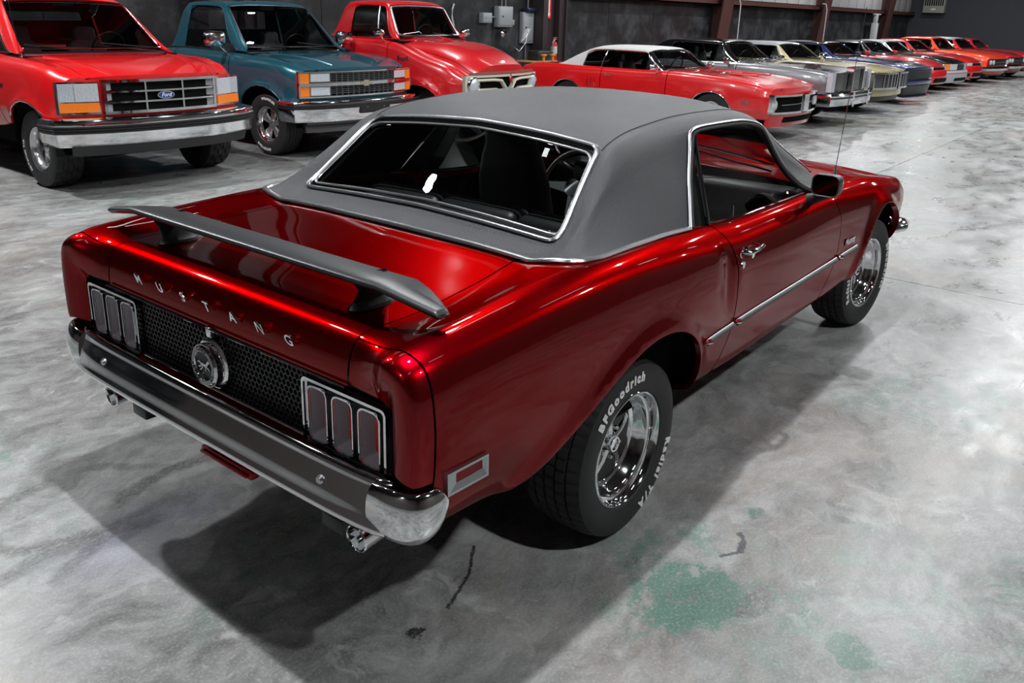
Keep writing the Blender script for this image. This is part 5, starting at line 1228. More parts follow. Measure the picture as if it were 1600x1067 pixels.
    def wheels(c, style, words=None, knob=False, rim=.195, spoke_m=None, sizes=None):
        p = c.p; first = None
        for cx in (0, p['wb']):
            for s in (-1, 1):
                M = Matrix.Translation((cx, s*(p['track']), p['R'])) @ (Matrix.Identity(4) if s < 0 else Matrix.Rotation(PI, 4, 'Z'))
                if first is None:
                    first = bg_wheel(c.root, p['R'], p['wt'], rim, style, words or (), knob, spoke_m or SATIN); first.matrix_local = M
                else:
                    w_ = first.copy(); C.objects.link(w_); w_.parent = c.root; w_.matrix_local = M
                    for ch in [o for o in KIDS[first.name]]:
                        d = ch.copy(); C.objects.link(d); d.parent = w_
KIDS = {}
def bg_wheel(parent, R, w, rim, style, words, knob, sm):
    T = make_tyre(R, w, rim, 64 if not knob else 72, knob); wheel = T.build('wheel', RUBBER, parent, sharp=25); h = w/2; kids = []
    if words:
        for word, a, outw in words:
            mb = MB(); ring_text(mb, word, (R+rim)/2+.01, a, .042, -h-.0005, bold=.03, outward=outw); kids.append(mb.build('sidewall_lettering', WHITE, wheel, smooth=False))
    mb = MB(); mb.lathe([(rim-.005, -h*.6), (rim+.008, -h*.8), (rim+.004, -h*.88), (rim-.008, -h*.84), (rim-.02, -h*.74), (rim-.03, -h*.6), (rim-.034, -h*.3), (rim-.04, h*.2), (rim-.04, h*.8)], 40)
    kids.append(mb.build('rim', CHROME if style != 'alloy' else sm, wheel, sharp=60))
    mb = MB(); mb.lathe([(rim-.03, h*.1), (.0005, h*.1)], 24); kids.append(mb.build('brake_drum', DARK, wheel))
    mb = MB()
    n = {'alloy': 8, 'five': 5, 'steel': 12}[style] if style in ('alloy', 'five', 'steel') else 5
    for k in range(n):
        a = 2*PI*k/n+.2; c_, d = math.cos(a), math.sin(a); M = frame((0, -h*.38, 0), (c_, 0, d), (-d, 0, c_))
        if (M.to_3x3() @ Vector((0, 0, 1))).y > 0: M = M @ Matrix.Diagonal((1, -1, -1, 1))
        ww = {'alloy': (.018, .020, .032), 'five': (.030, .040, .065), 'steel': (.02, .022, .03)}[style]
        P = [[(r, -wd, zz-.02), (r, -wd*.75, zz), (r, 0, zz+.006), (r, wd*.75, zz), (r, wd, zz-.02)] for r, wd, zz in ((.03, ww[0], .006), (.09, ww[1], .0), (rim-.028, ww[2], -.012))]
        mb.grid(P, M=M)
    mb.lathe([(.055, -h*.30), (.055, -h*.42), (.048, -h*.46), (.03, -h*.50), (.0005, -h*.52)], 24)
    kids.append(mb.build('wheel_centre', sm, wheel)); KIDS[wheel.name] = kids
    return wheel

RED = paint('bright_red_paint', (.62, .006, .008), 0.0, .3); TEAL = paint('teal_paint', (.012, .085, .12), .35, .3)
ROSSO = paint('gloss_red_paint', (.52, .004, .008), 0.0, .3)
ORANGE = paint('orange_red_paint', (.80, .055, .006), 0, .3); TAN = paint('pale_yellow_paint', (.47, .40, .20), 0, .3)
NAVY = paint('navy_blue_paint', (.008, .018, .10), .3, .3); SILVER = paint('silver_paint', (.22, .225, .235), .6, .32)
JET = paint('gloss_black_paint', (.004, .004, .005), 0, .2); CREAM = paint('cream_paint', (.62, .57, .47), 0, .35)
WTOP = mat('white_canvas', (.50, .50, .49), .75, bump=(300, .4, .003)); BTOP = mat('black_vinyl_top', (.012, .012, .013), .45, bump=(400, .3, .002)); GTOP = mat('silver_grey_vinyl_top', (.20, .21, .22), .45, bump=(400, .3, .002))
MAROON = mat('maroon_cloth', (.055, .008, .010), .85); BRIGHT = mat('bright_lamp_glass', (.62, .66, .70), .08, .2, 1.0, bump=(40, .5, .02))
FOGW = mat('clear_ribbed_lens', (.55, .6, .65), .15, .3, 1, bump=(70, .5, .02))
def loc_of(x, y): return (x, y)

# ---------- red pickup at the left edge
c = Car('pickup_truck', 'bright red pickup with chrome grille at the left edge, nearest of the parked vehicles', 'truck', (2.082, 6.339), -89.8,
        dict(paint=RED, interior=MAROON, glass=TINT, pillar=RED, belt=BLACK, arch=CHROME, trim=CHROME), truck=True, nose=.70, tail=-4.5, hw=.985, zf=1.055, zc=1.20, zb=1.22, zd=1.18, zt=1.18, zm=.86, sill=.50,
        xb=-.52, xt=-1.16, rt=-2.12, rb=-2.22, zr=1.78, hwr=.64, hwb=.80, wb=-3.3, ar=.43, R=.373, bow=.20, wt=.265, track=.80, door=(-.62, -1.95), zlow=.56, front_taper=.95, seatz=1.26, side_rear=-2.02, flare=.02, crown=.01)
c.wheels('alloy', (('All-Terrain T/A', 200, True),), True, .20, mat('polished_alloy', (.6, .6, .61), .22, .9))
mb = MB(); c.slab(mb, -.545, .545, .745, 1.02, -.03, -.02); c.part('grille_backing', mb, DARK, smooth=False)
mb = MB(); c.frame4(mb, -.575, .575, .73, 1.04, .026, -.02, .03); G = c.part('grille', mb, CHROME)
for z in (.835, .93): mb = MB(); c.slab(mb, -.56, .56, z-.008, z+.008, -.018, .022); c.part('grille_bar', mb, CHROME, G)
for y in (-.19, .19): mb = MB(); c.slab(mb, y-.008, y+.008, .74, 1.03, -.018, .02, 1); c.part('grille_bar', mb, CHROME, G)
for y0, y1 in ((-.55, -.20), (.20, .55)):
    for z in (.785, .883, .975):
        mb = MB(); ya, yb = (y0, y0+.14) if y0 < 0 else (y1-.14, y1)
        x0 = c.xf(ya); x1 = c.xf(yb); outer, inner = (ya, yb) if y0 < 0 else (yb, ya)
        mb.add([(c.xf(outer)+.004, outer, z-.036), (c.xf(outer)+.004, outer, z+.036), (c.xf(inner)-.05, inner, z+.02), (c.xf(inner)-.05, inner, z-.02)], [(0, 1, 2, 3)]); c.part('grille_scoop', mb, mat('grey_plastic', (.32, .33, .34), .5), G)
F = frame((c.xf(0)+.024, 0, .885), (0, 1, 0), (0, 0, 1)); mb = MB(); mb.prism(ell(.088, .036), -.01, .010, F); E = c.part('oval_emblem', mb, CHROME, G)
mb = MB(); mb.prism(ell(.078, .028), .0, .014, F); c.part('emblem_field', mb, mat('emblem_blue', (.02, .06, .30), .25), G)
vs, fs = text_geo('Ford', .052, .02, .02, .3); mb = MB(); mb.add(vs, fs, 0, F @ Matrix.Translation((0, 0, .0155))); c.part('emblem_script', mb, WHITE, G, smooth=False)
for s in (-1, 1):
    ya, yb = .60, .925
    mb = MB(); c.slab(mb, s*ya, s*yb, .735, 1.025, -.05, .004); H = c.part('headlamp', mb, CHROME)
    mb = MB(); c.slab(mb, s*(ya+.012), s*.80, .85, 1.01, -.02, .016); c.part('headlamp_lens', mb, BRIGHT, H)
    mb = MB(); c.slab(mb, s*.803, s*(yb-.004), .85, 1.01, -.02, .012); c.part('side_lens', mb, FOGW, H)
    mb = MB(); c.slab(mb, s*(ya+.012), s*(yb-.004), .755, .84, -.02, .015); c.part('turn_lens', mb, AMBER, H)
bx = lambda y: .80-.20*(abs(y)/.97)**2.6
prof = [(-.02, .70), (.05, .715), (.085, .70), (.095, .67), (.09, .64)]
mb = MB(); c.sweep(mb, [(-.10, .705), (.03, .715), (.06, .70), (.07, .672), (.066, .64), (.066, .618), (.05, .55), (.045, .48), (.02, .455), (-.10, .46)], -.97, .97, 26, bx, .28); B = c.part('front_bumper', mb, CHROME)
mb = MB(); c.sweep(mb, [(.05, .575), (.078, .580), (.078, .595), (.070, .60), (.078, .605), (.078, .620), (.07, .625), (.078, .630), (.078, .645), (.05, .65)], -.975, .975, 26, bx, .25); c.part('rubber_strip', mb, BLACK, B)
mb = MB(); c.sweep(mb, [(-.12, .46), (.03, .46), (.0, .37), (-.10, .36)], -.90, .90, 20, bx); c.part('air_dam', mb, BLACK)
mb = MB(); mb.tube([(-.42, -.80, 1.20), (-.50, -.80, 1.60), (-.56, -.80, 2.05)], [.004, .003, .002], 6); mb.tube([(-.42, -.80, 1.19), (-.42, -.80, 1.225)], .02, 8); c.part('antenna', mb, CHROME)
mb = MB()
for s in (-1, 1):
    mb = MB(); mb.tube(on(c.sk, [(-.30, 1.9 if s else 0), (.62, 1.35)], .001), .012, 6); (mb if s > 0 else mb.flipped()).build('hood_crease', RED, c.hood)
    q = Vector(c.sk.P(*c.sk.inv(-.50, .93, 2, s0=5))); vs, fs = text_geo('XLT', .05, .03, .04, .2); mb = MB(); mb.add(vs, fs, 0, frame((q.x, s*(q.y+.003), q.z), (s*-1, 0, 0), (0, 0, 1))); mb.build('fender_badge', BLACK, c.root, smooth=False)
    mb = MB(); mb.tube([tuple(c.sk.P(*c.sk.inv(x, .74, 2, s0=5))+np.array((0, .004, 0))) for x in (-1.9, -1.2, -.62)], .018, 6, flat=.5, up=(0, 1, 0)); (mb if s > 0 else mb.flipped()).build('side_molding', BLACK, c.root)

# ---------- teal pickup
c = Car('pickup_truck', 'dark teal pickup with stacked rectangular headlamps and a black grid grille', 'truck', (4.75, 6.497), -89.4,
        dict(paint=TEAL, glass=TINT, belt=BLACK, rail=TEAL, trim=BLACK), truck=True, nose=.72, tail=-4.4, hw=.965, zf=1.035, zc=1.17, zb=1.19, zd=1.14, zt=1.14, zm=.84, sill=.45,
        xb=-.56, xt=-1.12, rt=-1.98, rb=-2.12, zr=1.79, hwr=.63, hwb=.79, wb=-3.3, ar=.44, R=.373, bow=.15, wt=.26, track=.79, door=(-.66, -1.88), zlow=.52, front_taper=.95, seatz=1.2, side_rear=-1.86, flare=.03, crown=.012)
c.wheels('five', (('WRANGLER', 80, True), ('GOODYEAR', 255, True)), False, .208, mat('machined_alloy', (.5, .5, .51), .25, .9))
mb = MB(); c.slab(mb, -.50, .50, .745, 1.0, -.03, -.02); c.part('grille_backing', mb, DARK, smooth=False)
mb = MB(); c.frame4(mb, -.90, .90, .72, 1.02, .018, -.02, .018); G = c.part('grille', mb, CHROME)
for z in [.745+.022*k for k in range(1, 12) if abs(.745+.022*k-.873) > .02]:
    mb = MB(); c.slab(mb, -.50, .50, z-.003, z+.003, -.02, .006); c.part('grille_bar', mb, mat('grille_grey', (.09, .09, .095), .4), G)
for y in [-.5+.083*k for k in range(13)]:
    mb = MB(); c.slab(mb, y-.004, y+.004, .74, 1.0, -.02, .004, 1); c.part('grille_bar', mb, MATS['grille_grey'], G)
mb = MB(); c.slab(mb, -.90, .90, .852, .892, -.01, .03); c.part('centre_bar', mb, CHROME, G)
F = frame((c.xf(0)+.034, 0, .872), (0, 1, 0), (0, 0, 1)); mb = MB(); mb.prism([(-.095, -.020), (-.04, -.020), (-.04, -.036), (.04, -.036), (.04, -.020), (.095, -.020), (.080, .020), (.04, .020), (.04, .036), (-.04, .036), (-.04, .020), (-.080, .020)], -.006, .008, F); c.part('cross_emblem', mb, mat('pale_gold', (.62, .58, .45), .3, .8), G, smooth=False)
for s in (-1, 1):
    for z0, z1 in ((.745, .845), (.90, 1.0)):
        mb = MB(); c.slab(mb, s*.515, s*.765, z0, z1, -.02, .012); H = c.part('headlamp', mb, CHROME); mb = MB(); c.slab(mb, s*.523, s*.757, z0+.007, z1-.007, -.01, .018); c.part('headlamp_lens', mb, BRIGHT, H)
    for z0, z1 in ((.740, .866), (.876, 1.0)):
        mb = MB(); c.slab(mb, s*.775, s*.895, z0, z1, -.03, .014); c.part('turn_lens', mb, AMBER)
bx = lambda y: .80-.18*(abs(y)/.97)**2.8
mb = MB(); c.sweep(mb, [(-.10, .685), (.03, .695), (.055, .685), (.065, .66), (.062, .61), (.05, .50), (.03, .455), (-.10, .46)], -.965, .965, 26, bx, .25); B = c.part('front_bumper', mb, CHROME)
mb = MB(); c.sweep(mb, [(.05, .60), (.074, .603), (.074, .650), (.05, .652)], -.97, .97, 26, bx, .22); c.part('rubber_strip', mb, BLACK, B)
mb = MB(); c.slab(mb, -.20, .28, .53, .62, .05, .075, xf=bx); P_ = c.part('plate_bracket', mb, BLACK)
for y in (-.10, .17):
    mb = MB(); mb.lathe([(.007, .0), (.007, -.004), (.0005, -.005)], 8, M=Matrix.Translation((bx(y)+.078, y, .60)) @ Matrix.Rotation(PI/2, 4, 'Z')); c.part('bracket_bolt', mb, CHROME, P_)
mb = MB(); c.sweep(mb, [(-.14, .46), (.03, .455), (.02, .43), (-.04, .40), (-.02, .33), (-.12, .32)], -.86, .86, 20, bx); c.part('air_dam', mb, mat('grey_valance', (.05, .05, .052), .5))
for s in (-1, 1):
    mb = MB(); mb.lathe([(.045, 0), (.045, -.02), (.03, -.03), (.0005, -.032)], 16, M=Matrix.Translation((bx(.84)+.01, s*.84, .555)) @ Matrix.Rotation(PI/2, 4, 'Z')); c.part('fog_lamp', mb, CHROME)
    mb = MB(); mb.tube(on(c.sk, [(-.35, 1.6), (.60, 1.15)], .001), .012, 6); (mb if s > 0 else mb.flipped()).build('hood_crease', TEAL, c.hood)
    mb = MB(); mb.tube([tuple(c.sk.P(*c.sk.inv(x, .80, 2, s0=5))+np.array((0, .002, 0))) for x in (-1.85, -1.2, -.70)], .007, 5); (mb if s > 0 else mb.flipped()).build('pinstripe', SATIN, c.root)
c.mirror_(CHROME, -.78, 1.02, 1.33, .27, .185); c.handle(BLACK, -1.8, 1.02)

# ---------- rounded vintage red pickup
c = Car('vintage_pickup', 'glossy red 1950s pickup with a cream grille and round headlamps, behind the coupe roof', 'truck', (6.855, 6.047), -87.3,
        dict(paint=ROSSO, glass=TINT, arch=ROSSO, belt=ROSSO, rail=ROSSO, trim=SATIN, wiper=CHROME, interior=MAROON), truck=True, nose=.78, tail=-4.0, hw=.93, zf=.99, zc=1.30, zb=1.34, zd=1.10, zt=1.10, zm=.80, sill=.42,
        xb=-.60, xt=-.90, rt=-1.70, rb=-1.86, zr=1.86, hwr=.58, hwb=.72, wb=-2.8, ar=.40, R=.36, bow=.16, wt=.20, track=.74, door=(-.60, -1.55), zlow=.45, front_taper=.90, seatz=1.22, side_rear=-1.55, flare=.05, crown=.05, fend=.13, vent=-.95, trimw=.014)
c.wheels('steel', (), False, .20, CHROME)
mb = MB(); mb.lathe([(.10, .02), (.10, -.02), (.0005, -.05)], 20)
mb = MB(); c.frame4(mb, -.80, .80, .60, .93, .03, -.03, .03); c.slab(mb, -.80, -.60, .60, .93, -.03, .02); c.slab(mb, .60, .80, .60, .93, -.03, .02)
mb.v = [(x, y, z) for x, y, z in mb.v]; G = c.part('grille', mb, CREAM, label='cream painted grille surround')
mb = MB(); c.slab(mb, -.62, .62, .62, .90, -.035, -.025); c.part('grille_backing', mb, DARK, smooth=False)
for s in (-1, 1):
    pts = [(c.xf(y)+.02, s*y, z) for y, z in ((.0, .70), (.08, .76), (.16, .85), (.30, .865), (.62, .865))]; mb = MB(); mb.tube(pts, [.035, .035, .032, .03, .03], 8, flat=.7); c.part('grille_bar', mb, CREAM, G)
    pts = [(c.xf(y)+.02, s*y, z) for y, z in ((.0, .62), (.14, .68), (.26, .73), (.62, .73))]; mb = MB(); mb.tube(pts, .042, 8, flat=.7); c.part('grille_bar', mb, CREAM, G)
    M = Matrix.Translation((c.xf(.665)+.015, s*.665, .80)) @ Matrix.Rotation(PI/2, 4, 'Z'); mb = MB(); mb.lathe([(.118, .03), (.118, -.005), (.112, -.022), (.098, -.026), (.092, -.018)], 28, M=M); H = c.part('headlamp', mb, CHROME)
    mb = MB(); mb.lathe([(.094, -.018), (.07, -.035), (.035, -.045), (.0005, -.048)], 24, M=M); c.part('headlamp_lens', mb, BRIGHT, H)
mb = MB(); c.slab(mb, -.70, .70, .935, .965, -.02, .028); c.part('grille_lip', mb, mat('pinkish_trim', (.45, .25, .2), .25, .7))
F = frame((c.xf(0)+.06, 0, .86), (0, 1, 0), (0, 0, 1)); mb = MB(); mb.prism([(.06*math.cos(math.radians(90+36*k))*(1 if k % 2 == 0 else .4), .075*math.sin(math.radians(90+36*k))*(1 if k % 2 == 0 else .4)) for k in range(10)], -.01, .012, F); c.part('star_emblem', mb, CHROME, G, smooth=False)
F = frame((c.p['nose']-.08, 0, 1.05), (0, 1, 0), (-.5, 0, 1)); mb = MB(); mb.prism([(-.04, .05), (.04, .05), (.04, -.01), (0, -.05), (-.04, -.01)], -.01, .02, F); c.part('hood_crest', mb, SATIN, c.hood, smooth=False)
mb = MB(); mb.tube([(-.45, 0, 1.375), (.2, 0, 1.26), (.62, 0, 1.10)], [.01, .012, .014], 8); c.part('hood_rib', mb, ROSSO, c.hood)
bx = lambda y: .92-.16*(abs(y)/.9)**2.4
mb = MB(); c.sweep(mb, [(-.02, .40), (.02, .42), (.03, .48), (.02, .54), (-.02, .56)], -.90, .90, 22, bx, .2); c.part('front_bumper', mb, CHROME)
for s in (-1, 1):
    q = Vector(c.sk.P(*c.sk.inv(-.28, 1.10, 2, s0=3.5))); vs, fs = text_geo('Ford', .10, .03, .03, .4); mb = MB(); mb.add(vs, fs, 0, frame((-.30, s*(q.y+.02), q.z), (-s, 0, 0), (0, s*.4, 1))); mb.build('fender_script', CHROME, c.root, smooth=False)
c.mirror_(CHROME, -.72, .93, 1.42, .15, .12, round_=True); c.handle(CHROME, -1.45, 1.18)

# ---------- red convertible with a white top
c = Car('convertible', 'bright red convertible with a raised white fabric top, beyond the roof of the coupe', 'car', (10.633, 3.56), -92.2,
        dict(paint=RED, roof=WTOP, glass=TINT, arch=CHROME, pillar=CHROME), nose=1.08, tail=-3.85, hw=.90, zf=.76, zc=.91, zb=.90, zd=.93, zt=.83, zm=.62, xb=-.88, xt=-1.32, rt=-2.35, rb=-3.05, zr=1.26, hwr=.60, hwb=.765, wb=-2.73, ar=.33, R=.33,
        bow=.19, door=(-.80, -2.05), peak=.02, zlow=.32, side_rear=-2.52)
c.wheels('five')
for s in (-1, 1):
    mb = MB(); c.frame4(mb, *( (.10, .80) if s > 0 else (-.80, -.10)), .41, .69, .03, -.04, .045); G = c.part('grille_surround', mb, CHROME)
    mb = MB(); c.slab(mb, s*.12, s*.78, .43, .67, -.035, -.03); c.part('grille_backing', mb, DARK, G, smooth=False)
    mb = MB(); c.slab(mb, s*.12, s*.55, .53, .54, -.03, -.02); c.part('grille_bar', mb, SATIN, G)
    for y in (.60, .735):
        if y < .7: continue
        M = Matrix.Translation((c.xf(y)-.0, s*y, .54)) @ Matrix.Rotation(PI/2, 4, 'Z'); mb = MB(); mb.lathe([(.075, .0), (.07, -.02), (.04, -.035), (.0005, -.04)], 20, M=M); c.part('headlamp', mb, BRIGHT)
    q = Vector(c.sk.P(*c.sk.inv(.62, .575, 2, s0=5))); vs, fs = text_geo('Firebird', .075, .03, .04, .25); mb = MB(); mb.add(vs, fs, 0, frame((.50, s*(q.y+.008), .56), (-s, 0, 0) if s > 0 else (1, 0, 0), (0, 0, 1))); mb.build('fender_script', CHROME, c.root, smooth=False)
    for k in range(3):
        mb = MB(); mb.tube([tuple(c.sk.P(*c.sk.inv(-2.16-.07*k, z, 2, s0=5))+np.array((0, .004, 0))) for z in (.56, .66, .74)], .007, 5); (mb if s > 0 else mb.flipped()).build('quarter_louver', CHROME, c.root)
    mb = MB(); mb.box(-.05, .42, .18, .27, .895, .925, .02); (mb if s > 0 else mb.flipped()).build('hood_scoop', RED, c.hood)
mb = MB(); c.slab(mb, -.09, .09, .43, .68, -.04, .07); c.part('nose_divider', mb, CHROME)
mb = MB(); c.sweep(mb, [(-.1, .40), (.0, .40), (-.04, .22), (-.12, .22)], -.78, .78, 20); c.part('front_valance', mb, RED)
mb = MB(); c.slab(mb, -.5, .5, .28, .36, -.02, -.005); c.part('lower_intake', mb, DARK)
c.mirror_(CHROME, -1.0, .92, .97, .16, .09); c.handle(CHROME, -1.95, .80)
mb = MB(); mb.tube(on(c.g, [(-2.12, 7.0), (-2.10, 4.1)], .004), .012, 6); both(mb, 'window_divider', CHROME, c.root)

# ---------- black over silver luxury coupe
c = Car('luxury_coupe', 'black over silver luxury coupe with an upright chrome radiator grille', 'car', (13.25, 3.60), -91.9,
        dict(paint=SILVER, hood=JET, roof=JET, glass=TINT, pillar=CHROME), nose=1.02, tail=-4.4, hw=.98, zf=.90, zc=.99, zb=.98, zd=.98, zt=.92, zm=.70, xb=-.80, xt=-1.25, rt=-2.4, rb=-2.95, zr=1.37, hwr=.56, hwb=.77, wb=-3.05, ar=.35, R=.35,
        bow=.06, door=(-.75, -2.15), zlow=.34, side_rear=-2.3, front_taper=.97, vent=-1.25, peak=.01)
c.wheels('steel', spoke_m=CHROME)
mb = MB(); c.slab(mb, -.92, .92, .60, .90, -.03, .0); c.part('grille_backing', mb, JET, smooth=False)
mb = MB(); c.frame4(mb, -.27, .27, .56, 1.0, .035, -.03, .10); G = c.part('radiator_grille', mb, CHROME)
for k in range(15): mb = MB(); y = -.22+.44*k/14; c.slab(mb, y-.006, y+.006, .58, .97, .0, .07, 1); c.part('grille_bar', mb, CHROME, G)
for s in (-1, 1):
    mb = MB(); c.slab(mb, s*.845, s*.955, .60, .92, -.04, .05, 2); c.part('corner_lamp', mb, FOGW); mb = MB(); c.slab(mb, s*.30, s*.84, .62, .88, .0, .012); c.part('headlamp_door', mb, JET)
bx = lambda y: 1.12-.10*(abs(y)/.98)**3
mb = MB(); c.sweep(mb, [(-.1, .57), (.02, .57), (.05, .54), (.05, .47), (.03, .37), (-.1, .37)], -.98, .98, 22, bx, .25); B = c.part('front_bumper', mb, CHROME)
mb = MB(); c.sweep(mb, [(.045, .49), (.062, .49), (.062, .515), (.045, .515)], -.97, .97, 22, bx, .2); c.part('rubber_strip', mb, BLACK, B)
for y in (-.36, .36): mb = MB(); c.slab(mb, y-.04, y+.04, .35, .59, .03, .09, 1, xf=bx); c.part('bumper_guard', mb, CHROME, B)
c.mirror_(CHROME, -.9, 1.0, 1.02, .16, .10); c.handle(CHROME, -2.05, .86)

# ---------- pale yellow coupe
c = Car('muscle_coupe', 'pale yellow coupe with grey top and wide chrome loop grille', 'car', (15.95, 3.60), -96.0,
        dict(paint=TAN, roof=GTOP, glass=TINT, pillar=TAN, fascia=TAN), nose=1.05, tail=-3.95, hw=.94, zf=.83, zc=.95, zb=.95, zd=.97, zt=.90, zm=.68, xb=-.83, xt=-1.28, rt=-2.35, rb=-2.95, zr=1.30, hwr=.55, hwb=.76, wb=-2.92, ar=.34, R=.34,
        bow=.16, door=(-.78, -2.05), zlow=.36, side_rear=-2.4, peak=.01)
c.wheels('five')
mb = MB(); c.slab(mb, -.82, .82, .53, .80, -.03, .01); c.part('grille_backing', mb, mat('grille_dark_silver', (.10, .10, .105), .4, .6), smooth=False)
for s in (-1, 1):
    y0, y1 = (.04, .88) if s > 0 else (-.88, -.04)
    mb = MB(); c.frame4(mb, y0, y1, .50, .82, .035, -.02, .07); G = c.part('grille_loop', mb, CHROME)
    for k in range(4): mb = MB(); y = s*(.14+.14*k); c.slab(mb, y-.012, y+.012, .53, .79, .0, .06, 1); c.part('grille_bar', mb, CHROME, G)
    q = Vector(c.sk.P(*c.sk.inv(.62, .66, 2, s0=5))); mb = MB(); mb.box(.57, .70, q.y-.02, q.y+.012, .63, .69, .006); (mb if s > 0 else mb.flipped()).build('marker_lamp', AMBER, c.root)
mb = MB(); c.sweep(mb, [(-.2, .48), (-.05, .48), (-.10, .26), (-.2, .26)], -.80, .80, 20); c.part('front_valance', mb, BLACK)
c.mirror_(CHROME, -.95, .95, 1.0, .17, .11)

# ---------- navy coupe with a black hood
c = Car('muscle_coupe', 'navy blue coupe with a black hood centre and a low blue chin spoiler', 'car', (18.9, 3.75), -95.7,
        dict(paint=NAVY, glass=TINT, pillar=NAVY, roof=JET, fascia=NAVY, rail=NAVY), nose=1.02, tail=-3.95, hw=.94, zf=.80, zc=.94, zb=.95, zd=.97, zt=.90, zm=.66, xb=-.75, xt=-1.22, rt=-2.2, rb=-3.1, zr=1.29, hwr=.56, hwb=.76, wb=-2.95, ar=.34, R=.34,
        bow=.14, door=(-.78, -2.05), zlow=.34, side_rear=-2.45, peak=.01)
c.wheels('five')
mb = MB(); panel(mb, c.sk, [(-.55, 0), (-.55, 1.3), (.90, 1.1), (.90, 0)], .08, .4, depth=0, off=.002); mb.mirror(); c.part('hood_stripe', mb, JET, c.hood)
mb = MB(); c.slab(mb, -.84, .84, .56, .76, -.03, .006); G = c.part('grille', mb, BLACK, smooth=False)
for z in (.60, .64, .68, .72): mb = MB(); c.slab(mb, -.80, .80, z-.004, z+.004, .0, .02); c.part('grille_bar', mb, mat('grille_grey2', (.06, .065, .08), .4), G)
mb = MB(); c.sweep(mb, [(-.1, .54), (.04, .54), (.05, .50), (.03, .44), (-.1, .42)], -.90, .90, 20, None, .2); c.part('front_bumper', mb, NAVY)
mb = MB(); c.sweep(mb, [(-.2, .42), (.02, .42), (-.03, .20), (-.2, .20)], -.82, .82, 20); c.part('front_valance', mb, BLACK)
mb = MB(); c.sweep(mb, [(-.25, .20), (.06, .17), (.07, .18), (-.25, .22)], -.86, .86, 20); c.part('chin_spoiler', mb, NAVY)
c.mirror_(NAVY, -.92, .95, 1.0, .17, .10)

def small_car(name, label, loc, deg, mats, front, **p):
    c = Car(name, label, 'car', loc, deg, mats, **p); c.wheels('five', sizes=None); front(c); c.mirror_(mats.get('mirror', mats['paint']), c.p['xb']-.12, c.p['hw']+.01, c.p['zb']+.06, .16, .09); return c
def fr_smooth(c):
    P = c.m.get('fascia', c.m['paint'])
    mb = MB(); c.sweep(mb, [(-.15, .62), (.02, .62), (.06, .56), (.07, .42), (.03, .26), (-.15, .24)], -.86, .86, 22, None, .25); B = c.part('front_bumper', mb, P)
    mb = MB(); c.slab(mb, -.38, .38, .31, .42, .045, .075); c.part('lower_intake', mb, DARK, B)
    mb = MB(); c.slab(mb, -.32, .32, .61, .68, -.03, .01); c.part('grille', mb, DARK)
    for s in (-1, 1):
        mb = MB(); c.slab(mb, s*.42, s*.80, .61, .70, -.04, .02); c.part('headlamp', mb, BRIGHT); mb = MB(); c.slab(mb, s*.55, s*.72, .32, .40, .05, .078); c.part('fog_lamp', mb, DARK, B)
def fr_box(c):
    mb = MB(); c.sweep(mb, [(-.15, .54), (.04, .54), (.07, .50), (.07, .36), (.03, .22), (-.15, .20)], -.86, .86, 22, None, .25); B = c.part('front_bumper', mb, mat('silver_bumper', (.42, .43, .45), .35, .3))
    mb = MB(); c.sweep(mb, [(.06, .47), (.075, .47), (.075, .485), (.06, .485)], -.86, .86, 22, None, .2); c.part('pinstripe', mb, REDL, B)
    mb = MB(); c.slab(mb, -.45, .45, .27, .35, .05, .078); c.part('lower_intake', mb, DARK, B)
    mb = MB(); c.slab(mb, -.30, .30, .56, .70, -.03, .01); c.part('grille', mb, BLACK)
    for s in (-1, 1):
        mb = MB(); c.slab(mb, s*.32, s*.70, .56, .72, -.03, .025); c.part('headlamp', mb, BRIGHT); mb = MB(); c.slab(mb, s*.705, s*.84, .56, .72, -.05, .02); c.part('turn_lens', mb, AMBER)
def fr_classic(c):
    mb = MB(); c.slab(mb, -.84, .84, .56, .74, -.03, .006); G = c.part('grille', mb, BLACK, smooth=False)
    mb = MB(); c.frame4(mb, -.86, .86, .55, .76, .02, -.02, .03); c.part('grille_surround', mb, CHROME, G)
    mb = MB(); c.slab(mb, -.5, .5, .645, .66, .0, .02); c.part('grille_bar', mb, SATIN, G)
    for s in (-1, 1):
        for y in (.58, .74):
            mb = MB(); mb.lathe([(.075, .0), (.075, -.025), (.05, -.04), (.0005, -.045)], 18, M=Matrix.Translation((c.xf(y), s*y, .655)) @ Matrix.Rotation(PI/2, 4, 'Z')); c.part('headlamp', mb, BRIGHT)
    mb = MB(); c.sweep(mb, [(-.05, .52), (.06, .52), (.09, .47), (.07, .40), (.0, .38)], -.90, .90, 22, None, .22); c.part('front_bumper', mb, CHROME)
    mb = MB(); c.sweep(mb, [(-.2, .38), (-.04, .38), (-.1, .24), (-.2, .24)], -.76, .76, 18); c.part('front_valance', mb, BLACK)
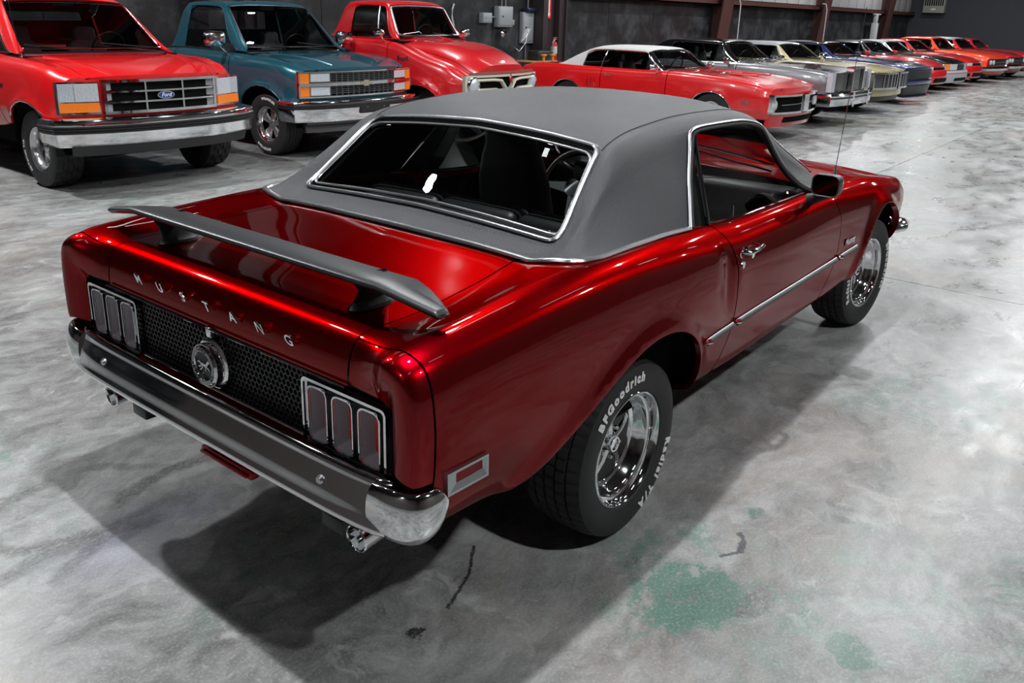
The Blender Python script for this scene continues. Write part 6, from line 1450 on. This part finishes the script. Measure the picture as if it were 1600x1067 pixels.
small_car('sports_coupe', 'red low-nosed coupe with a black roof, beside the navy coupe', (22.35, 4.02), -97.4, dict(paint=ROSSO, roof=JET, glass=TINT, hood=ROSSO, pillar=JET, trim=BLACK), fr_smooth, nose=.90, hw=.88, zf=.70, zc=.92, zb=.93, xb=-.58, xt=-1.05, rt=-1.9, rb=-2.7, zr=1.28, wb=-2.6, tail=-3.6, front_taper=.90, bow=.24)
small_car('hatchback_coupe', 'black coupe with a silver lower bumper and amber turn lens, in the far row', (24.47, 4.0), -95.4, dict(paint=JET, roof=GTOP, glass=TINT, pillar=SATIN, trim=SATIN), fr_box, nose=.92, hw=.88, zf=.74, zc=.92, zb=.93, xb=-.66, xt=-1.10, rt=-1.9, rb=-2.8, zr=1.28, wb=-2.6, tail=-3.5, bow=.12)
small_car('sports_coupe', 'red rounded coupe with a red roof, between the black and the orange cars', (26.57, 3.95), -96.3, dict(paint=ROSSO, glass=TINT, trim=BLACK, rail=ROSSO), fr_smooth, nose=.92, hw=.88, zf=.72, zc=.93, zb=.94, xb=-.62, xt=-1.08, rt=-1.9, rb=-2.7, zr=1.30, wb=-2.6, tail=-3.6, front_taper=.90, bow=.22)
small_car('classic_coupe', 'orange classic coupe with chrome bumper, in the far row', (29.22, 3.81), -99.0, dict(paint=ORANGE, glass=TINT), fr_classic, nose=.98, hw=.94, zf=.82, zc=.96, zb=.96, xb=-.70, xt=-1.10, rt=-2.0, rb=-2.7, zr=1.36, wb=-2.85, tail=-4.0, vent=-1.0)
c = small_car('classic_coupe', 'red coupe with a grey roof and a black hood stripe, beyond the orange coupe', (31.93, 3.71), -98.0, dict(paint=ROSSO, roof=GTOP, glass=TINT), fr_classic, nose=.98, hw=.91, zf=.80, zc=.95, zb=.95, xb=-.70, xt=-1.10, rt=-2.0, rb=-2.7, zr=1.34, wb=-2.75, tail=-3.8)
mb = MB(); panel(mb, c.sk, [(-.5, 0), (-.5, 1.0), (.9, .9), (.9, 0)], .1, .5, depth=0, off=.003); mb.mirror(); c.part('hood_stripe', mb, JET, c.hood)
small_car('classic_coupe', 'red coupe with a red roof, last and farthest of the parked row', (34.05, 3.51), -96.2, dict(paint=ROSSO, glass=TINT), fr_classic, nose=.98, hw=.91, zf=.80, zc=.95, zb=.95, xb=-.85, xt=-1.15, rt=-2.0, rb=-2.7, zr=1.30, wb=-2.75, tail=-3.8)
